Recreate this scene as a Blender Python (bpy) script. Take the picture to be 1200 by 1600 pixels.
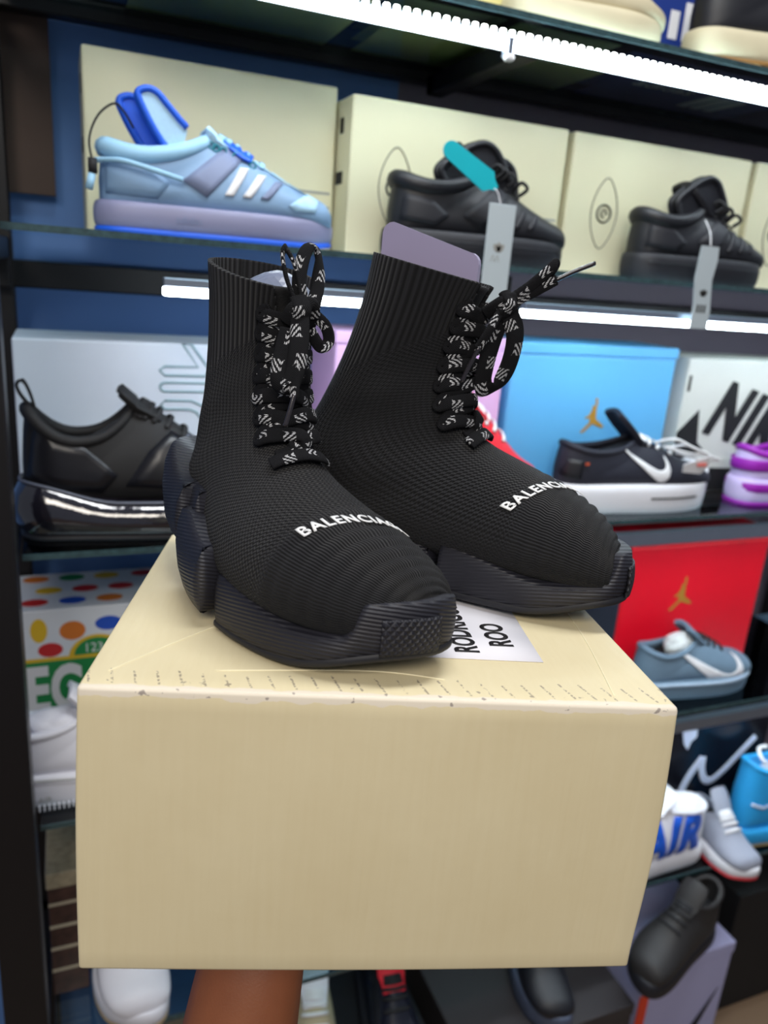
import bpy, bmesh, math, random
from mathutils import Vector, Matrix
from mathutils.bvhtree import BVHTree
from math import sin, cos, pi, radians, sqrt
random.seed(7)
S = bpy.context.scene
COL = S.collection
for o in list(bpy.data.objects):
    bpy.data.objects.remove(o)

# ------------------------------------------------------------------ camera
def cam_axes(yaw, pitch, roll):
    h = Vector((sin(yaw)*cos(pitch), cos(yaw)*cos(pitch), sin(pitch)))
    r0 = Vector((cos(yaw), -sin(yaw), 0)); u0 = r0.cross(h)
    return r0*cos(roll)+u0*sin(roll), -r0*sin(roll)+u0*cos(roll), h
r_, u_, h_ = cam_axes(radians(23.0627), radians(-17.1352), radians(4.5141))
cd = bpy.data.cameras.new('camera'); cam = bpy.data.objects.new('camera', cd); COL.objects.link(cam)
cam.matrix_world = Matrix(((r_.x, u_.x, -h_.x, 0), (r_.y, u_.y, -h_.y, 0), (r_.z, u_.z, -h_.z, 1.55), (0, 0, 0, 1)))
cd.sensor_fit = 'VERTICAL'; cd.sensor_height = 36.0; cd.sensor_width = 27.0
cd.lens = 1206.53*36/1600
cd.clip_start = 0.02
cd.dof.use_dof = True; cd.dof.focus_distance = 0.53
cd.dof.aperture_fstop = (cd.lens/1000)/0.0048
S.camera = cam

# ------------------------------------------------------------------ world, lights, exposure
W = bpy.data.worlds.new('world'); S.world = W; W.use_nodes = True
W.node_tree.nodes['Background'].inputs[0].default_value = (0.75, 0.82, 1.0, 1)
W.node_tree.nodes['Background'].inputs[1].default_value = 0.22
def area(name, loc, target, sx, sy, power, col):
    l = bpy.data.lights.new(name, 'AREA'); l.shape = 'RECTANGLE'; l.size = sx; l.size_y = sy; l.energy = power; l.color = col
    o = bpy.data.objects.new(name, l); COL.objects.link(o); o.location = loc
    o.rotation_euler = (Vector(target)-Vector(loc)).to_track_quat('-Z', 'Y').to_euler()
    return o
area('ceiling_light_near_shelf', (0.45, 0.45, 2.78), (0.45, 0.5, 0), 1.0, 0.25, 17, (0.96, 0.98, 1.0))
area('ceiling_light_room', (-0.5, -1.1, 2.7), (0.1, 0.5, 1.3), 1.4, 0.7, 34, (1.0, 0.93, 0.83))
S.view_settings.view_transform = 'Standard'; S.view_settings.look = 'None'
S.view_settings.gamma = 1.0; S.view_settings.use_curve_mapping = False
S.view_settings.exposure = 0.0

# ------------------------------------------------------------------ helpers
def lin(c):
    c = c/255
    return c/12.92 if c <= 0.04045 else ((c+0.055)/1.055)**2.4
def rgb(r, g, b): return (lin(r), lin(g), lin(b), 1)
MATS = {}
def mat(name, col, rough=0.5, metal=0.0, var=0.06, scale=40.0, bump=0.0, bscale=200.0, spec=0.5, coat=0.0, sheen=0.0):
    if name in MATS: return MATS[name]
    m = bpy.data.materials.new(name); m.use_nodes = True; nt = m.node_tree; N = nt.nodes; L = nt.links
    p = N['Principled BSDF']
    p.inputs['Roughness'].default_value = rough; p.inputs['Metallic'].default_value = metal
    p.inputs['Specular IOR Level'].default_value = spec; p.inputs['Coat Weight'].default_value = coat
    p.inputs['Sheen Weight'].default_value = sheen
    tc = N.new('ShaderNodeTexCoord'); nz = N.new('ShaderNodeTexNoise'); nz.inputs['Scale'].default_value = scale; nz.inputs['Detail'].default_value = 3
    L.new(tc.outputs['Object'], nz.inputs['Vector'])
    mr = N.new('ShaderNodeMapRange'); mr.inputs['To Min'].default_value = 1-var; mr.inputs['To Max'].default_value = 1+var
    L.new(nz.outputs['Fac'], mr.inputs['Value'])
    mx = N.new('ShaderNodeVectorMath'); mx.operation = 'SCALE'; mx.inputs[0].default_value = col[:3]
    L.new(mr.outputs['Result'], mx.inputs['Scale']); L.new(mx.outputs[0], p.inputs['Base Color'])
    if bump:
        n2 = N.new('ShaderNodeTexNoise'); n2.inputs['Scale'].default_value = bscale; L.new(tc.outputs['Object'], n2.inputs['Vector'])
        b = N.new('ShaderNodeBump'); b.inputs['Strength'].default_value = bump; b.inputs['Distance'].default_value = 0.002
        L.new(n2.outputs['Fac'], b.inputs['Height']); L.new(b.outputs['Normal'], p.inputs['Normal'])
    MATS[name] = m
    return m
def emit(name, col, strength):
    if name in MATS: return MATS[name]
    m = bpy.data.materials.new(name); m.use_nodes = True; p = m.node_tree.nodes['Principled BSDF']
    p.inputs['Base Color'].default_value = (0.8, 0.8, 0.8, 1)
    p.inputs['Emission Color'].default_value = col; p.inputs['Emission Strength'].default_value = strength
    MATS[name] = m; return m
def link(o, parent=None):
    COL.objects.link(o)
    if parent is not None: o.parent = parent
    return o
def mesh_obj(name, verts, faces, m, parent=None, smooth=False, uvs=None):
    me = bpy.data.meshes.new(name); me.from_pydata([tuple(v) for v in verts], [], faces); me.update()
    if uvs is not None:
        ul = me.uv_layers.new(name='UVMap')
        for lp in me.loops: ul.data[lp.index].uv = uvs[lp.vertex_index]
    if smooth: me.polygons.foreach_set('use_smooth', [True]*len(me.polygons))
    me.materials.append(m)
    return link(bpy.data.objects.new(name, me), parent)
def bm_obj(name, bm, m, parent=None, smooth=False):
    me = bpy.data.meshes.new(name); bmesh.ops.recalc_face_normals(bm, faces=bm.faces); bm.to_mesh(me); bm.free()
    if smooth: me.polygons.foreach_set('use_smooth', [True]*len(me.polygons))
    me.materials.append(m)
    return link(bpy.data.objects.new(name, me), parent)
def box(name, x0, x1, y0, y1, z0, z1, m, parent=None, bev=0.0, seg=2):
    bm = bmesh.new(); bmesh.ops.create_cube(bm, size=1)
    for v in bm.verts: v.co = Vector((x0+(v.co.x+.5)*(x1-x0), y0+(v.co.y+.5)*(y1-y0), z0+(v.co.z+.5)*(z1-z0)))
    if bev: bmesh.ops.bevel(bm, geom=list(bm.edges), offset=bev, segments=seg, affect='EDGES', profile=.5)
    return bm_obj(name, bm, m, parent)
def empty(name, loc=(0, 0, 0), rz=0.0):
    o = bpy.data.objects.new(name, None); o.empty_display_size = .05; link(o); o.location = loc; o.rotation_euler = (0, 0, rz); return o
def tag(o, label, cat, group=None):
    o['label'] = label; o['category'] = cat
    if group: o['group'] = group
    return o
def struct(o, label=None):
    o['kind'] = 'structure'
    if label: o['label'] = label
    return o
def catmull(pts, n, closed=False):
    P = [Vector(p) for p in pts]; out = []; k = len(P)
    segs = k if closed else k-1
    for i in range(n):
        t = i/(n if closed else n-1)*segs; a = min(int(t), segs-1); t -= a
        g = (lambda j: P[j % k]) if closed else (lambda j: P[max(0, min(k-1, j))])
        p0, p1, p2, p3 = g(a-1), g(a), g(a+1), g(a+2)
        out.append(0.5*((2*p1)+(p2-p0)*t+(2*p0-5*p1+4*p2-p3)*t*t+(3*p1-p0-3*p2+p3)*t**3))
    return out
def tube(name, pts, rad, m, parent=None, n=8, closed=False, res=None, uv=False, flat=None, normals=None):
    """swept tube; flat=(w,t) gives a ribbon section, normals = list of vectors for the ribbon's flat side"""
    P = catmull(pts, res, closed) if res else [Vector(p) for p in pts]
    NN = None
    if normals is not None:
        NN = [v.normalized() for v in (catmull(normals, res, closed) if res else [Vector(v) for v in normals])]
    k = len(P); V = []; F = []; UV = []; prev = None; s = 0
    for i in range(k):
        if closed: d = P[(i+1) % k]-P[i-1]
        else: d = P[min(i+1, k-1)]-P[max(i-1, 0)]
        if d.length < 1e-9: d = Vector((0, 0, 1))
        d.normalize()
        if NN: nrm = NN[i]-d*NN[i].dot(d)
        else:
            if prev is None: prev = Vector((0, 0, 1)) if abs(d.z) < .9 else Vector((1, 0, 0))
            nrm = prev-d*prev.dot(d)
        if nrm.length < 1e-6: nrm = d.orthogonal()
        nrm.normalize(); prev = nrm; bn = d.cross(nrm)
        if i: s += (P[i]-P[i-1]).length
        rr = rad(i/(k-1)) if callable(rad) else rad
        for j in range(n):
            a = 2*pi*j/n
            if flat:
                ca, sa = cos(a), sin(a); w, t = flat
                V.append(P[i]+bn*(w/2)*math.copysign(abs(ca)**.7, ca)+nrm*(t/2)*math.copysign(abs(sa)**.8, sa)); UV.append((s, ca*w/2))
            else:
                V.append(P[i]+bn*rr*cos(a)+nrm*rr*sin(a)); UV.append((s, j/n))
    for i in range(k if closed else k-1):
        for j in range(n):
            F.append((i*n+j, i*n+(j+1) % n, ((i+1) % k)*n+(j+1) % n, ((i+1) % k)*n+j))
    if not closed:
        F.append(tuple(range(n-1, -1, -1))); F.append(tuple(range((k-1)*n, k*n)))
    return mesh_obj(name, V, F, m, parent, True, UV)
def plate(name, pts, th, m, parent=None, M=None):
    """flat outlined piece: 2-D outline in local xy, thickness th along z"""
    bm = bmesh.new(); vs = [bm.verts.new((p[0], p[1], 0)) for p in pts]; f = bm.faces.new(vs)
    r = bmesh.ops.extrude_face_region(bm, geom=[f])
    for v in r['geom']:
        if isinstance(v, bmesh.types.BMVert): v.co.z += th
    bmesh.ops.triangulate(bm, faces=[f for f in bm.faces if len(f.verts) > 4])
    if M is not None: bmesh.ops.transform(bm, matrix=M, verts=bm.verts)
    return bm_obj(name, bm, m, parent)
def text_mesh(body, size, ext=0.0, off=0.0, shear=0.0, sx=1.0, spacing=1.0, align='LEFT'):
    cu = bpy.data.curves.new('t', 'FONT'); cu.body = body; cu.size = size; cu.extrude = ext; cu.offset = off; cu.shear = shear
    cu.space_character = spacing; cu.align_x = align; cu.resolution_u = 4
    o = bpy.data.objects.new('t', cu); COL.objects.link(o); dg = bpy.context.evaluated_depsgraph_get()
    me = bpy.data.meshes.new_from_object(o.evaluated_get(dg)); bpy.data.objects.remove(o); bpy.data.curves.remove(cu)
    for v in me.vertices: v.co.x *= sx
    return me
def text(name, body, size, m, parent, M, ext=0.0002, **k):
    me = text_mesh(body, size, ext, **k); me.transform(M); me.materials.clear(); me.materials.append(m); me.name = name
    return link(bpy.data.objects.new(name, me), parent)
def frame(o, x, y):
    """matrix with given origin, x and y directions"""
    o, x, y = Vector(o), Vector(x).normalized(), Vector(y).normalized(); z = x.cross(y)
    return Matrix(((x.x, y.x, z.x, o.x), (x.y, y.y, z.y, o.y), (x.z, y.z, z.z, o.z), (0, 0, 0, 1)))
def front(x, y, z): return frame((x, y, z), (1, 0, 0), (0, 0, 1))     # on a face that looks towards -Y

# ------------------------------------------------------------------ materials
M_BLACKMETAL = mat('black powder coated metal', rgb(22, 20, 22), .45, .3, bump=.05, bscale=600)
M_WALLBLUE = mat('blue painted wall', rgb(86, 124, 182), .7, 0, .05, 3, bump=.05)
M_WALLGREY = mat('grey painted wall', rgb(112, 104, 116), .7, 0, .06, 3, bump=.05)
M_ALU = mat('brushed aluminium', rgb(150, 160, 175), .35, .8)
M_LED = emit('led diffuser', (0.80, 0.92, 1.0, 1), 26.0)
M_CHIP = emit('led chip', (0.9, 0.97, 1.0, 1), 24.0)
M_BLACK = mat('matte black', rgb(20, 20, 24), .75, 0, .1, 60)
M_WHITE = mat('white print', rgb(225, 225, 228), .6, 0, .02)
M_WHITEL = mat('white leather', rgb(222, 222, 230), .5, 0, .03, 30, bump=.05, bscale=500)
M_GREY = mat('grey print', rgb(150, 150, 145), .6)
M_DARKPRINT = mat('dark grey print', rgb(60, 60, 58), .6)
M_GOLD = mat('gold foil print', rgb(200, 150, 60), .4, .3)
M_BLACKL = mat('black leather', rgb(17, 18, 25), .5, 0, .1, 80, bump=.15, bscale=500)
M_BLACKSOLE = mat('black rubber sole', rgb(22, 23, 31), .6, 0, .08, 60)
def glass_mat(name, tint, ior=1.45, rough=0.02):
    m = bpy.data.materials.new(name); m.use_nodes = True; nt = m.node_tree; N = nt.nodes; L = nt.links
    N.remove(N['Principled BSDF']); t = N.new('ShaderNodeBsdfTransparent'); t.inputs[0].default_value = tint
    g = N.new('ShaderNodeBsdfGlossy'); g.inputs['Roughness'].default_value = rough; g.inputs[0].default_value = (.9, .95, 1, 1)
    f = N.new('ShaderNodeFresnel'); f.inputs[0].default_value = ior; mx = N.new('ShaderNodeMixShader')
    L.new(f.outputs[0], mx.inputs[0]); L.new(t.outputs[0], mx.inputs[1]); L.new(g.outputs[0], mx.inputs[2]); L.new(mx.outputs[0], N['Material Output'].inputs[0])
    return m
M_GLASS = glass_mat('shelf glass', (.80, .90, .90, 1))
M_GLASSEDGE = mat('glass edge', rgb(48, 72, 76), .25, 0, .7, 120, spec=.8)

# ------------------------------------------------------------------ setting
ZF = -0.12
def tile_floor():
    m = bpy.data.materials.new('floor tiles'); m.use_nodes = True; nt = m.node_tree; N = nt.nodes; L = nt.links; p = N['Principled BSDF']
    tc = N.new('ShaderNodeTexCoord'); b = N.new('ShaderNodeTexBrick'); b.offset = 0; b.inputs['Scale'].default_value = 1.0
    b.inputs['Brick Width'].default_value = .45; b.inputs['Row Height'].default_value = .45; b.inputs['Mortar Size'].default_value = .004
    b.inputs['Color1'].default_value = rgb(140, 116, 92); b.inputs['Color2'].default_value = rgb(128, 106, 86); b.inputs['Mortar'].default_value = rgb(70, 58, 48)
    L.new(tc.outputs['Object'], b.inputs['Vector']); L.new(b.outputs['Color'], p.inputs['Base Color']); p.inputs['Roughness'].default_value = .35
    return m
struct(box('floor', -1.5, 3.2, -2.0, 1.42, ZF-.05, ZF, tile_floor()))
YW = 1.40
XS = 0.56
wb = struct(box('wall_back', -1.5, XS, YW, YW+.05, ZF, 2.95, M_WALLBLUE))
box('grey_panel', XS, 3.2, YW, YW+.05, ZF, 2.95, M_WALLGREY, wb)
YG0, YG1 = 1.0, 1.335
SHELF = {'top': 1.885, 'upper': 1.573, 'middle': 1.18, 'lower': 0.772, 'bottom': 0.352}
XA, XB = -0.115, 1.72
# black metal frame
fr = tag(empty('display_rack', (0.8, 1.17, ZF)), 'black metal display rack carrying the glass shelves of shoes', 'shelf rack')
def fbox(n, *a): return box(n, *[v-(0.8, 0.8, 1.17, 1.17, ZF, ZF)[i] for i, v in enumerate(a)], M_BLACKMETAL, fr, .002, 1)
fbox('post', -0.118, -0.063, .93, .985, ZF, 2.6)
fbox('post', -0.105, -0.066, 1.335, 1.37, ZF, 2.6)
fbox('post', 1.70, 1.745, .93, .985, ZF, 2.6)
fbox('post', 1.70, 1.745, 1.335, 1.37, ZF, 2.6)
for k, z in SHELF.items():
    dz = .062 if k == 'top' else 0
    fbox('rail', XA+.01, XB, 1.336, 1.37, z-.085+dz, z-.045+dz)
    for x in (-0.1, 0.585, 1.70):
        fbox('brace', x, x+.03, 1.03, 1.336, z-.043, z-.013)
    for x in (-0.1, 0.585, 1.70):
        fbox('bracket', x, x+.03, 1.31, 1.336, z-.043-(.042 if k != 'top' else 0), z-.013)
# shelves
names = {'top': 'clear glass shelf at the top of the picture with a light strip of glowing beads', 'upper': 'clear glass shelf holding the pale blue shoe and three cream boxes',
         'middle': 'clear glass shelf holding the white, pink and blue shoe boxes', 'lower': 'clear glass shelf carrying the red box and grey shoe',
         'bottom': 'lowest clear glass shelf, under the white shoe lettered in blue'}
for k, z in SHELF.items():
    g = tag(empty('glass_shelf', (0.8, 1.17, z)), names[k], 'shelf', 'glass shelves of the rack')
    box('pane', XA+.055-.8, XB-.8, YG0+.002-1.17, YG1-1.17, -.008, 0, M_GLASS, g)
    box('front_edge', XA+.055-.8, XB-.8, YG0-1.17, YG0+.002-1.17, -.008, 0, M_GLASSEDGE, g)
def led_bar(x0, x1, z, label, chips=False, y=1.004, down=False):
    e = tag(empty('light_strip', (x0, y, z)), label, 'light strip', 'light strips under the shelves')
    L_ = x1-x0
    if chips: box('channel', 0, L_, .015, .019, -.004, .017, M_ALU, e, .001, 1)
    else: box('channel', 0, L_, 0, .014, .006, .017, M_ALU, e, .001, 1)
    if down:
        box('channel_side', 0, L_, -.001, .001, -.006, .017, M_ALU, e); box('channel_side', 0, L_, .013, .015, -.006, .017, M_ALU, e)
        box('diffuser', 0, L_, .001, .013, -.004, .006, emit('shielded led diffuser', (.80, .92, 1, 1), 45.0), e)
    else: box('diffuser', 0, L_, -.001, .015, -.004, .006, M_LED, e, .002, 2)
    if chips:
        c0 = None; n = int(L_/.0135)
        for i in range(n):
            if c0 is None: c = c0 = box('led_chip', -.0035, .0035, -.003, .001, .009, .016, M_CHIP, e, .0012, 1)
            else: c = link(c0.copy(), e)
            c.location = (.008+i*.0135, 0, 0)
        box('clip', .448, .456, -.006, .012, -.014, .008, M_ALU, e, .001, 1); box('clip_tip', .446, .458, -.009, .003, -.02, -.012, M_WHITE, e, .002, 1)
    return e
led_bar(.10, 1.66, 1.845, 'bright bar of glowing white beads crossing the top of the picture', True)
led_bar(.115, .575, 1.508, 'white light bar behind the sock shoe collars on the left')
led_bar(.625, 1.66, 1.508, 'white light bar above the blue and white shoe boxes on the right')
led_bar(.625, 1.66, 1.135, 'light bar above the red shoe box', down=True)
led_bar(.625, 1.66, .728, 'light bar under the shelf with the grey shoe', down=True)
# brown board on the wall at the left
tag(box('wall_board', -.16, -.002, 1.375, 1.398, 1.625, 1.865, mat('dark brown board', rgb(70, 52, 44), .7, 0, .15, 12)), 'dark brown board on the blue wall in the upper left corner', 'board')

# ------------------------------------------------------------------ sole and upper builders
def fan_block(name, rings, m, parent):
    """closed solid from stacked loops of equal length, capped by fans"""
    n = len(rings[0]); V = []; F = []
    for r in rings: V += [Vector(p) for p in r]
    for k in range(len(rings)-1):
        for i in range(n):
            F.append((k*n+i, k*n+(i+1) % n, (k+1)*n+(i+1) % n, (k+1)*n+i))
    for k, rev in ((0, True), (len(rings)-1, False)):
        c = sum((V[k*n+i] for i in range(n)), Vector())/n; ci = len(V); V.append(c)
        for i in range(n):
            t = (k*n+i, k*n+(i+1) % n, ci); F.append(t[::-1] if rev else t)
    return mesh_obj(name, V, F, m, parent, True)
OUT = [(0, 0), (.004, -.022), (.022, -.038), (.06, -.045), (.10, -.052), (.14, -.058), (.175, -.060), (.205, -.056), (.235, -.044), (.256, -.022), (.268, 0.004),
       (.267, .026), (.252, .040), (.22, .046), (.19, .046), (.15, .042), (.11, .038), (.06, .036), (.02, .032), (.004, .018)]
def outline(n, L=.27, wf=1.0, mirror=1):
    k = L/.27
    return [Vector((p.x*k, p.y*wf*mirror, 0)) for p in catmull([(a, b, 0) for a, b in OUT], n, True)]
def offset(loop, d):
    n = len(loop); out = []; c = sum(loop, Vector())/n
    for i in range(n):
        t = loop[(i+1) % n]-loop[i-1]; nr = Vector((t.y, -t.x, 0))
        if nr.length < 1e-9: nr = loop[i]-c
        nr.normalize()
        if nr.dot(loop[i]-c) < 0 and False: nr = -nr
        out.append(loop[i]+nr*d)
    return out
def area2(loop): return sum(loop[i].x*loop[(i+1) % len(loop)].y-loop[(i+1) % len(loop)].x*loop[i].y for i in range(len(loop)))
def block(name, loop, zb, zt, m, parent, bulge=.003, inset=.003, mid=None):
    if area2(loop) < 0: loop = loop[::-1]
    def R(d, f): return [Vector((p.x, p.y, f(q))) for p, q in zip(offset(loop, d), loop)]
    rings = [R(-inset, zb), R(-.0005, lambda q: zb(q)+inset*.6)]
    for s in (.25, .5, .75): rings.append(R(bulge*sin(pi*s), lambda q: zb(q)*(1-s)+zt(q)*s))
    rings += [R(-.0005, lambda q: zt(q)-inset*.6), R(-inset, zt)]
    return fan_block(name, rings, m, parent)
def smooth(a, b, x):
    t = max(0, min(1, (x-a)/(b-a))); return t*t*(3-2*t)
class Loft:
    def __init__(s, keys, dip=0.0, egg=.18):
        s.k = [Vector(k[:6]+[0]*0) if False else list(k) for k in keys]; s.dip = dip; s.egg = egg
    def key(s, t):
        K = s.k; n = len(K)-1; x = min(max(t, 0), 1)*n; a = min(int(x), n-1); t = x-a
        g = lambda j: K[max(0, min(n, j))]
        return [0.5*((2*p1)+(p2-p0)*t+(2*p0-5*p1+4*p2-p3)*t*t+(3*p1-p0-3*p2+p3)*t**3) for p0, p1, p2, p3 in zip(g(a-1), g(a), g(a+1), g(a+2))]
    def pt(s, t, ph, off=0.0):
        fx, fz, bx, bz, w, yc = s.key(t)[:6]
        cx, cz, hx, hz = (fx+bx)/2, (fz+bz)/2, (fx-bx)/2, (fz-bz)/2
        c, si = cos(ph), sin(ph)
        ce = math.copysign(abs(c)**.88, c); se = math.copysign(abs(si)**.88, si)
        y = yc+w*se*(1-s.egg*c)
        p = Vector((cx+hx*ce, y, cz+hz*ce-s.dip*smooth(.55, 1, t)*si*si))
        if off: p += s.nrm(t, ph)*off
        return p
    def nrm(s, t, ph):
        e = 1e-3
        a = s.pt(t, ph+e)-s.pt(t, ph-e); b = s.pt(min(t+e, 1), ph)-s.pt(max(t-e, 0), ph)
        n = a.cross(b)
        if n.length < 1e-12: return Vector((1, 0, 0))
        n.normalize()
        return n if n.dot(s.pt(t, ph)-(s.pt(t, 0)+s.pt(t, pi))/2) > 0 else -n
    def build(s, name, m, parent, nr, ns, mirror=1, hole=None, disp=None, thick=.0, cap=True):
        V = []; F = []; UV = []; arc = 0; prev = None
        for i in range(nr):
            t = i/(nr-1)
            for j in range(ns):
                ph = 2*pi*j/ns
                p = s.pt(t, ph)
                if disp:
                    p = p+s.nrm(t, ph)*disp(t, ph, p)
                V.append(Vector((p.x, p.y*mirror, p.z))); UV.append((ph if ph <= pi else ph-2*pi, t))
        for i in range(nr-1):
            for j in range(ns):
                if hole and hole((i+.5)/(nr-1), 2*pi*(j+.5)/ns): continue
                f = (i*ns+j, i*ns+(j+1) % ns, (i+1)*ns+(j+1) % ns, (i+1)*ns+j)
                F.append(f if mirror == 1 else f[::-1])
        if cap:
            c = len(V); V.append(sum(V[:ns], Vector())/ns); UV.append((0, 0))
            for j in range(ns):
                f = (c, (j+1) % ns, j); F.append(f if mirror == 1 else f[::-1])
        o = mesh_obj(name, V, F, m, parent, True, UV)
        if thick:
            md = o.modifiers.new('thickness', 'SOLIDIFY'); md.thickness = thick; md.offset = 1 if mirror else 1
            md.offset = -1
        return o
def bvh_of(o):
    me = o.data
    return BVHTree.FromPolygons([v.co for v in me.vertices], [tuple(p.vertices) for p in me.polygons])
def project_mesh(name, me, m, parent, bvh, org, dirv, off=.0006, thick=.0008, sub=2):
    """drop a flat mesh (already placed in the thing's local space) on to a surface along dirv"""
    bm = bmesh.new(); bm.from_mesh(me); bmesh.ops.triangulate(bm, faces=bm.faces)
    for _ in range(sub):
        long_ = [e for e in bm.edges if e.calc_length() > .006]
        if not long_: break
        bmesh.ops.subdivide_edges(bm, edges=long_, cuts=1); bmesh.ops.triangulate(bm, faces=[f for f in bm.faces if len(f.verts) > 3])
    d = Vector(dirv).normalized(); dead = []
    for v in bm.verts:
        h = bvh.ray_cast(v.co-d*.3, d)
        if h[0] is None: dead.append(v); continue
        n = h[1] if h[1].dot(d) < 0 else -h[1]
        v.co = h[0]+n*off
    bmesh.ops.delete(bm, geom=dead, context='VERTS')
    me2 = bpy.data.meshes.new(name); bm.to_mesh(me2); bm.free(); me2.materials.clear(); me2.materials.append(m)
    me2.polygons.foreach_set('use_smooth', [True]*len(me2.polygons))
    o = link(bpy.data.objects.new(name, me2), parent)
    if thick:
        md = o.modifiers.new('thickness', 'SOLIDIFY'); md.thickness = thick; md.offset = 0
    return o
def poly_me(pts3):
    me = bpy.data.meshes.new('p'); me.from_pydata([tuple(p) for p in pts3], [], [tuple(range(len(pts3)))]); me.update(); return me
def side_decal(name, pts, m, parent, bvh, side=-1, off=.0008, thick=.0012):
    return project_mesh(name, poly_me([(x, side*.3, z) for x, z in pts]), m, parent, bvh, None, (0, -side, 0), off, thick)

# ------------------------------------------------------------------ the beige box held up in front
BO = Vector((-0.00191708, 0.39534342, 1.55-0.22272765)); byaw = 0.28903601
ba = Vector((cos(byaw), -sin(byaw), -0.01905454)).normalized(); bd = Vector((sin(byaw), cos(byaw), -0.0579221))
bd = (bd-ba*bd.dot(ba)).normalized(); bu = ba.cross(bd)
BW, BD, BH = .34, .30, .1831
BM = Matrix(((ba.x, bd.x, bu.x, BO.x), (ba.y, bd.y, bu.y, BO.y), (ba.z, bd.z, bu.z, BO.z), (0, 0, 0, 1)))
def card_mat():
    m = bpy.data.materials.new('beige cardboard'); m.use_nodes = True; nt = m.node_tree; N = nt.nodes; L = nt.links; p = N['Principled BSDF']
    tc = N.new('ShaderNodeTexCoord'); sp = N.new('ShaderNodeSeparateXYZ'); L.new(tc.outputs['Object'], sp.inputs[0])
    def math_(op, a, b=None, c=None):
        n = N.new('ShaderNodeMath'); n.operation = op
        for i, v in enumerate((a, b, c)):
            if v is None: continue
            if isinstance(v, (int, float)): n.inputs[i].default_value = v
            else: L.new(v, n.inputs[i])
        return n.outputs[0]
    def noise(scale, vec=None, detail=3):
        n = N.new('ShaderNodeTexNoise'); n.inputs['Scale'].default_value = scale; n.inputs['Detail'].default_value = detail
        L.new(vec if vec is not None else tc.outputs['Object'], n.inputs['Vector']); return n.outputs['Fac']
    x, y, z = sp.outputs
    # vertical fluting seen through the paper
    mp = N.new('ShaderNodeMapping'); mp.inputs['Scale'].default_value = (1, .15, .06); L.new(tc.outputs['Object'], mp.inputs['Vector'])
    flute = noise(260, mp.outputs[0], 2)
    big = noise(9)
    base = N.new('ShaderNodeMixRGB'); base.inputs[1].default_value = rgb(217, 201, 160); base.inputs[2].default_value = rgb(231, 219, 183)
    L.new(math_('ADD', math_('ADD', math_('MULTIPLY', flute, .35), .17), math_('MULTIPLY', math_('SUBTRACT', big, .35), .9)), base.inputs[0])
    # scuffed white edges: distance from the front top edge
    edge = math_('ADD', math_('ABSOLUTE', y), math_('ABSOLUTE', z))
    sc = math_('LESS_THAN', edge, math_('MULTIPLY', noise(60), .0095))
    m1 = N.new('ShaderNodeMixRGB'); m1.inputs[2].default_value = rgb(228, 218, 205); L.new(math_('MULTIPLY', sc, .75), m1.inputs[0]); L.new(base.outputs[0], m1.inputs[1])
    # short ink dashes in a row behind the edge on the top
    per = .0125
    ph = math_('FRACT', math_('DIVIDE', math_('ADD', x, math_('MULTIPLY', y, .25)), per))
    line = math_('LESS_THAN', math_('ABSOLUTE', math_('SUBTRACT', ph, .5)), .055)
    bandn = math_('MULTIPLY', math_('GREATER_THAN', y, .006), math_('LESS_THAN', y, math_('ADD', .010, math_('MULTIPLY', noise(25), .026))))
    brk = math_('GREATER_THAN', noise(420), .50)
    ontop = math_('GREATER_THAN', z, -.0015)
    ink = math_('MULTIPLY', math_('MULTIPLY', line, bandn), math_('MULTIPLY', brk, ontop))
    spk = math_('MULTIPLY', math_('GREATER_THAN', noise(160), .67), math_('MULTIPLY', math_('LESS_THAN', math_('ABSOLUTE', y), .012), math_('GREATER_THAN', z, -.004)))
    scr = N.new('ShaderNodeMapping'); scr.inputs['Scale'].default_value = (1, .12, 1); L.new(tc.outputs['Object'], scr.inputs['Vector'])
    scratch = math_('MULTIPLY', math_('GREATER_THAN', noise(150, scr.outputs[0], 1), .74), math_('MULTIPLY', ontop, math_('GREATER_THAN', x, .25)))
    allink = math_('MAXIMUM', math_('MAXIMUM', ink, spk), scratch)
    m2 = N.new('ShaderNodeMixRGB'); m2.inputs[2].default_value = rgb(86, 72, 78); L.new(math_('MULTIPLY', allink, .62), m2.inputs[0]); L.new(m1.outputs[0], m2.inputs[1])
    L.new(m2.outputs[0], p.inputs['Base Color']); p.inputs['Roughness'].default_value = .55
    b = N.new('ShaderNodeBump'); b.inputs['Strength'].default_value = .25; b.inputs['Distance'].default_value = .0015
    L.new(math_('ADD', math_('MULTIPLY', flute, .4), noise(30)), b.inputs['Height']); L.new(b.outputs[0], p.inputs['Normal'])
    return m
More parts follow.
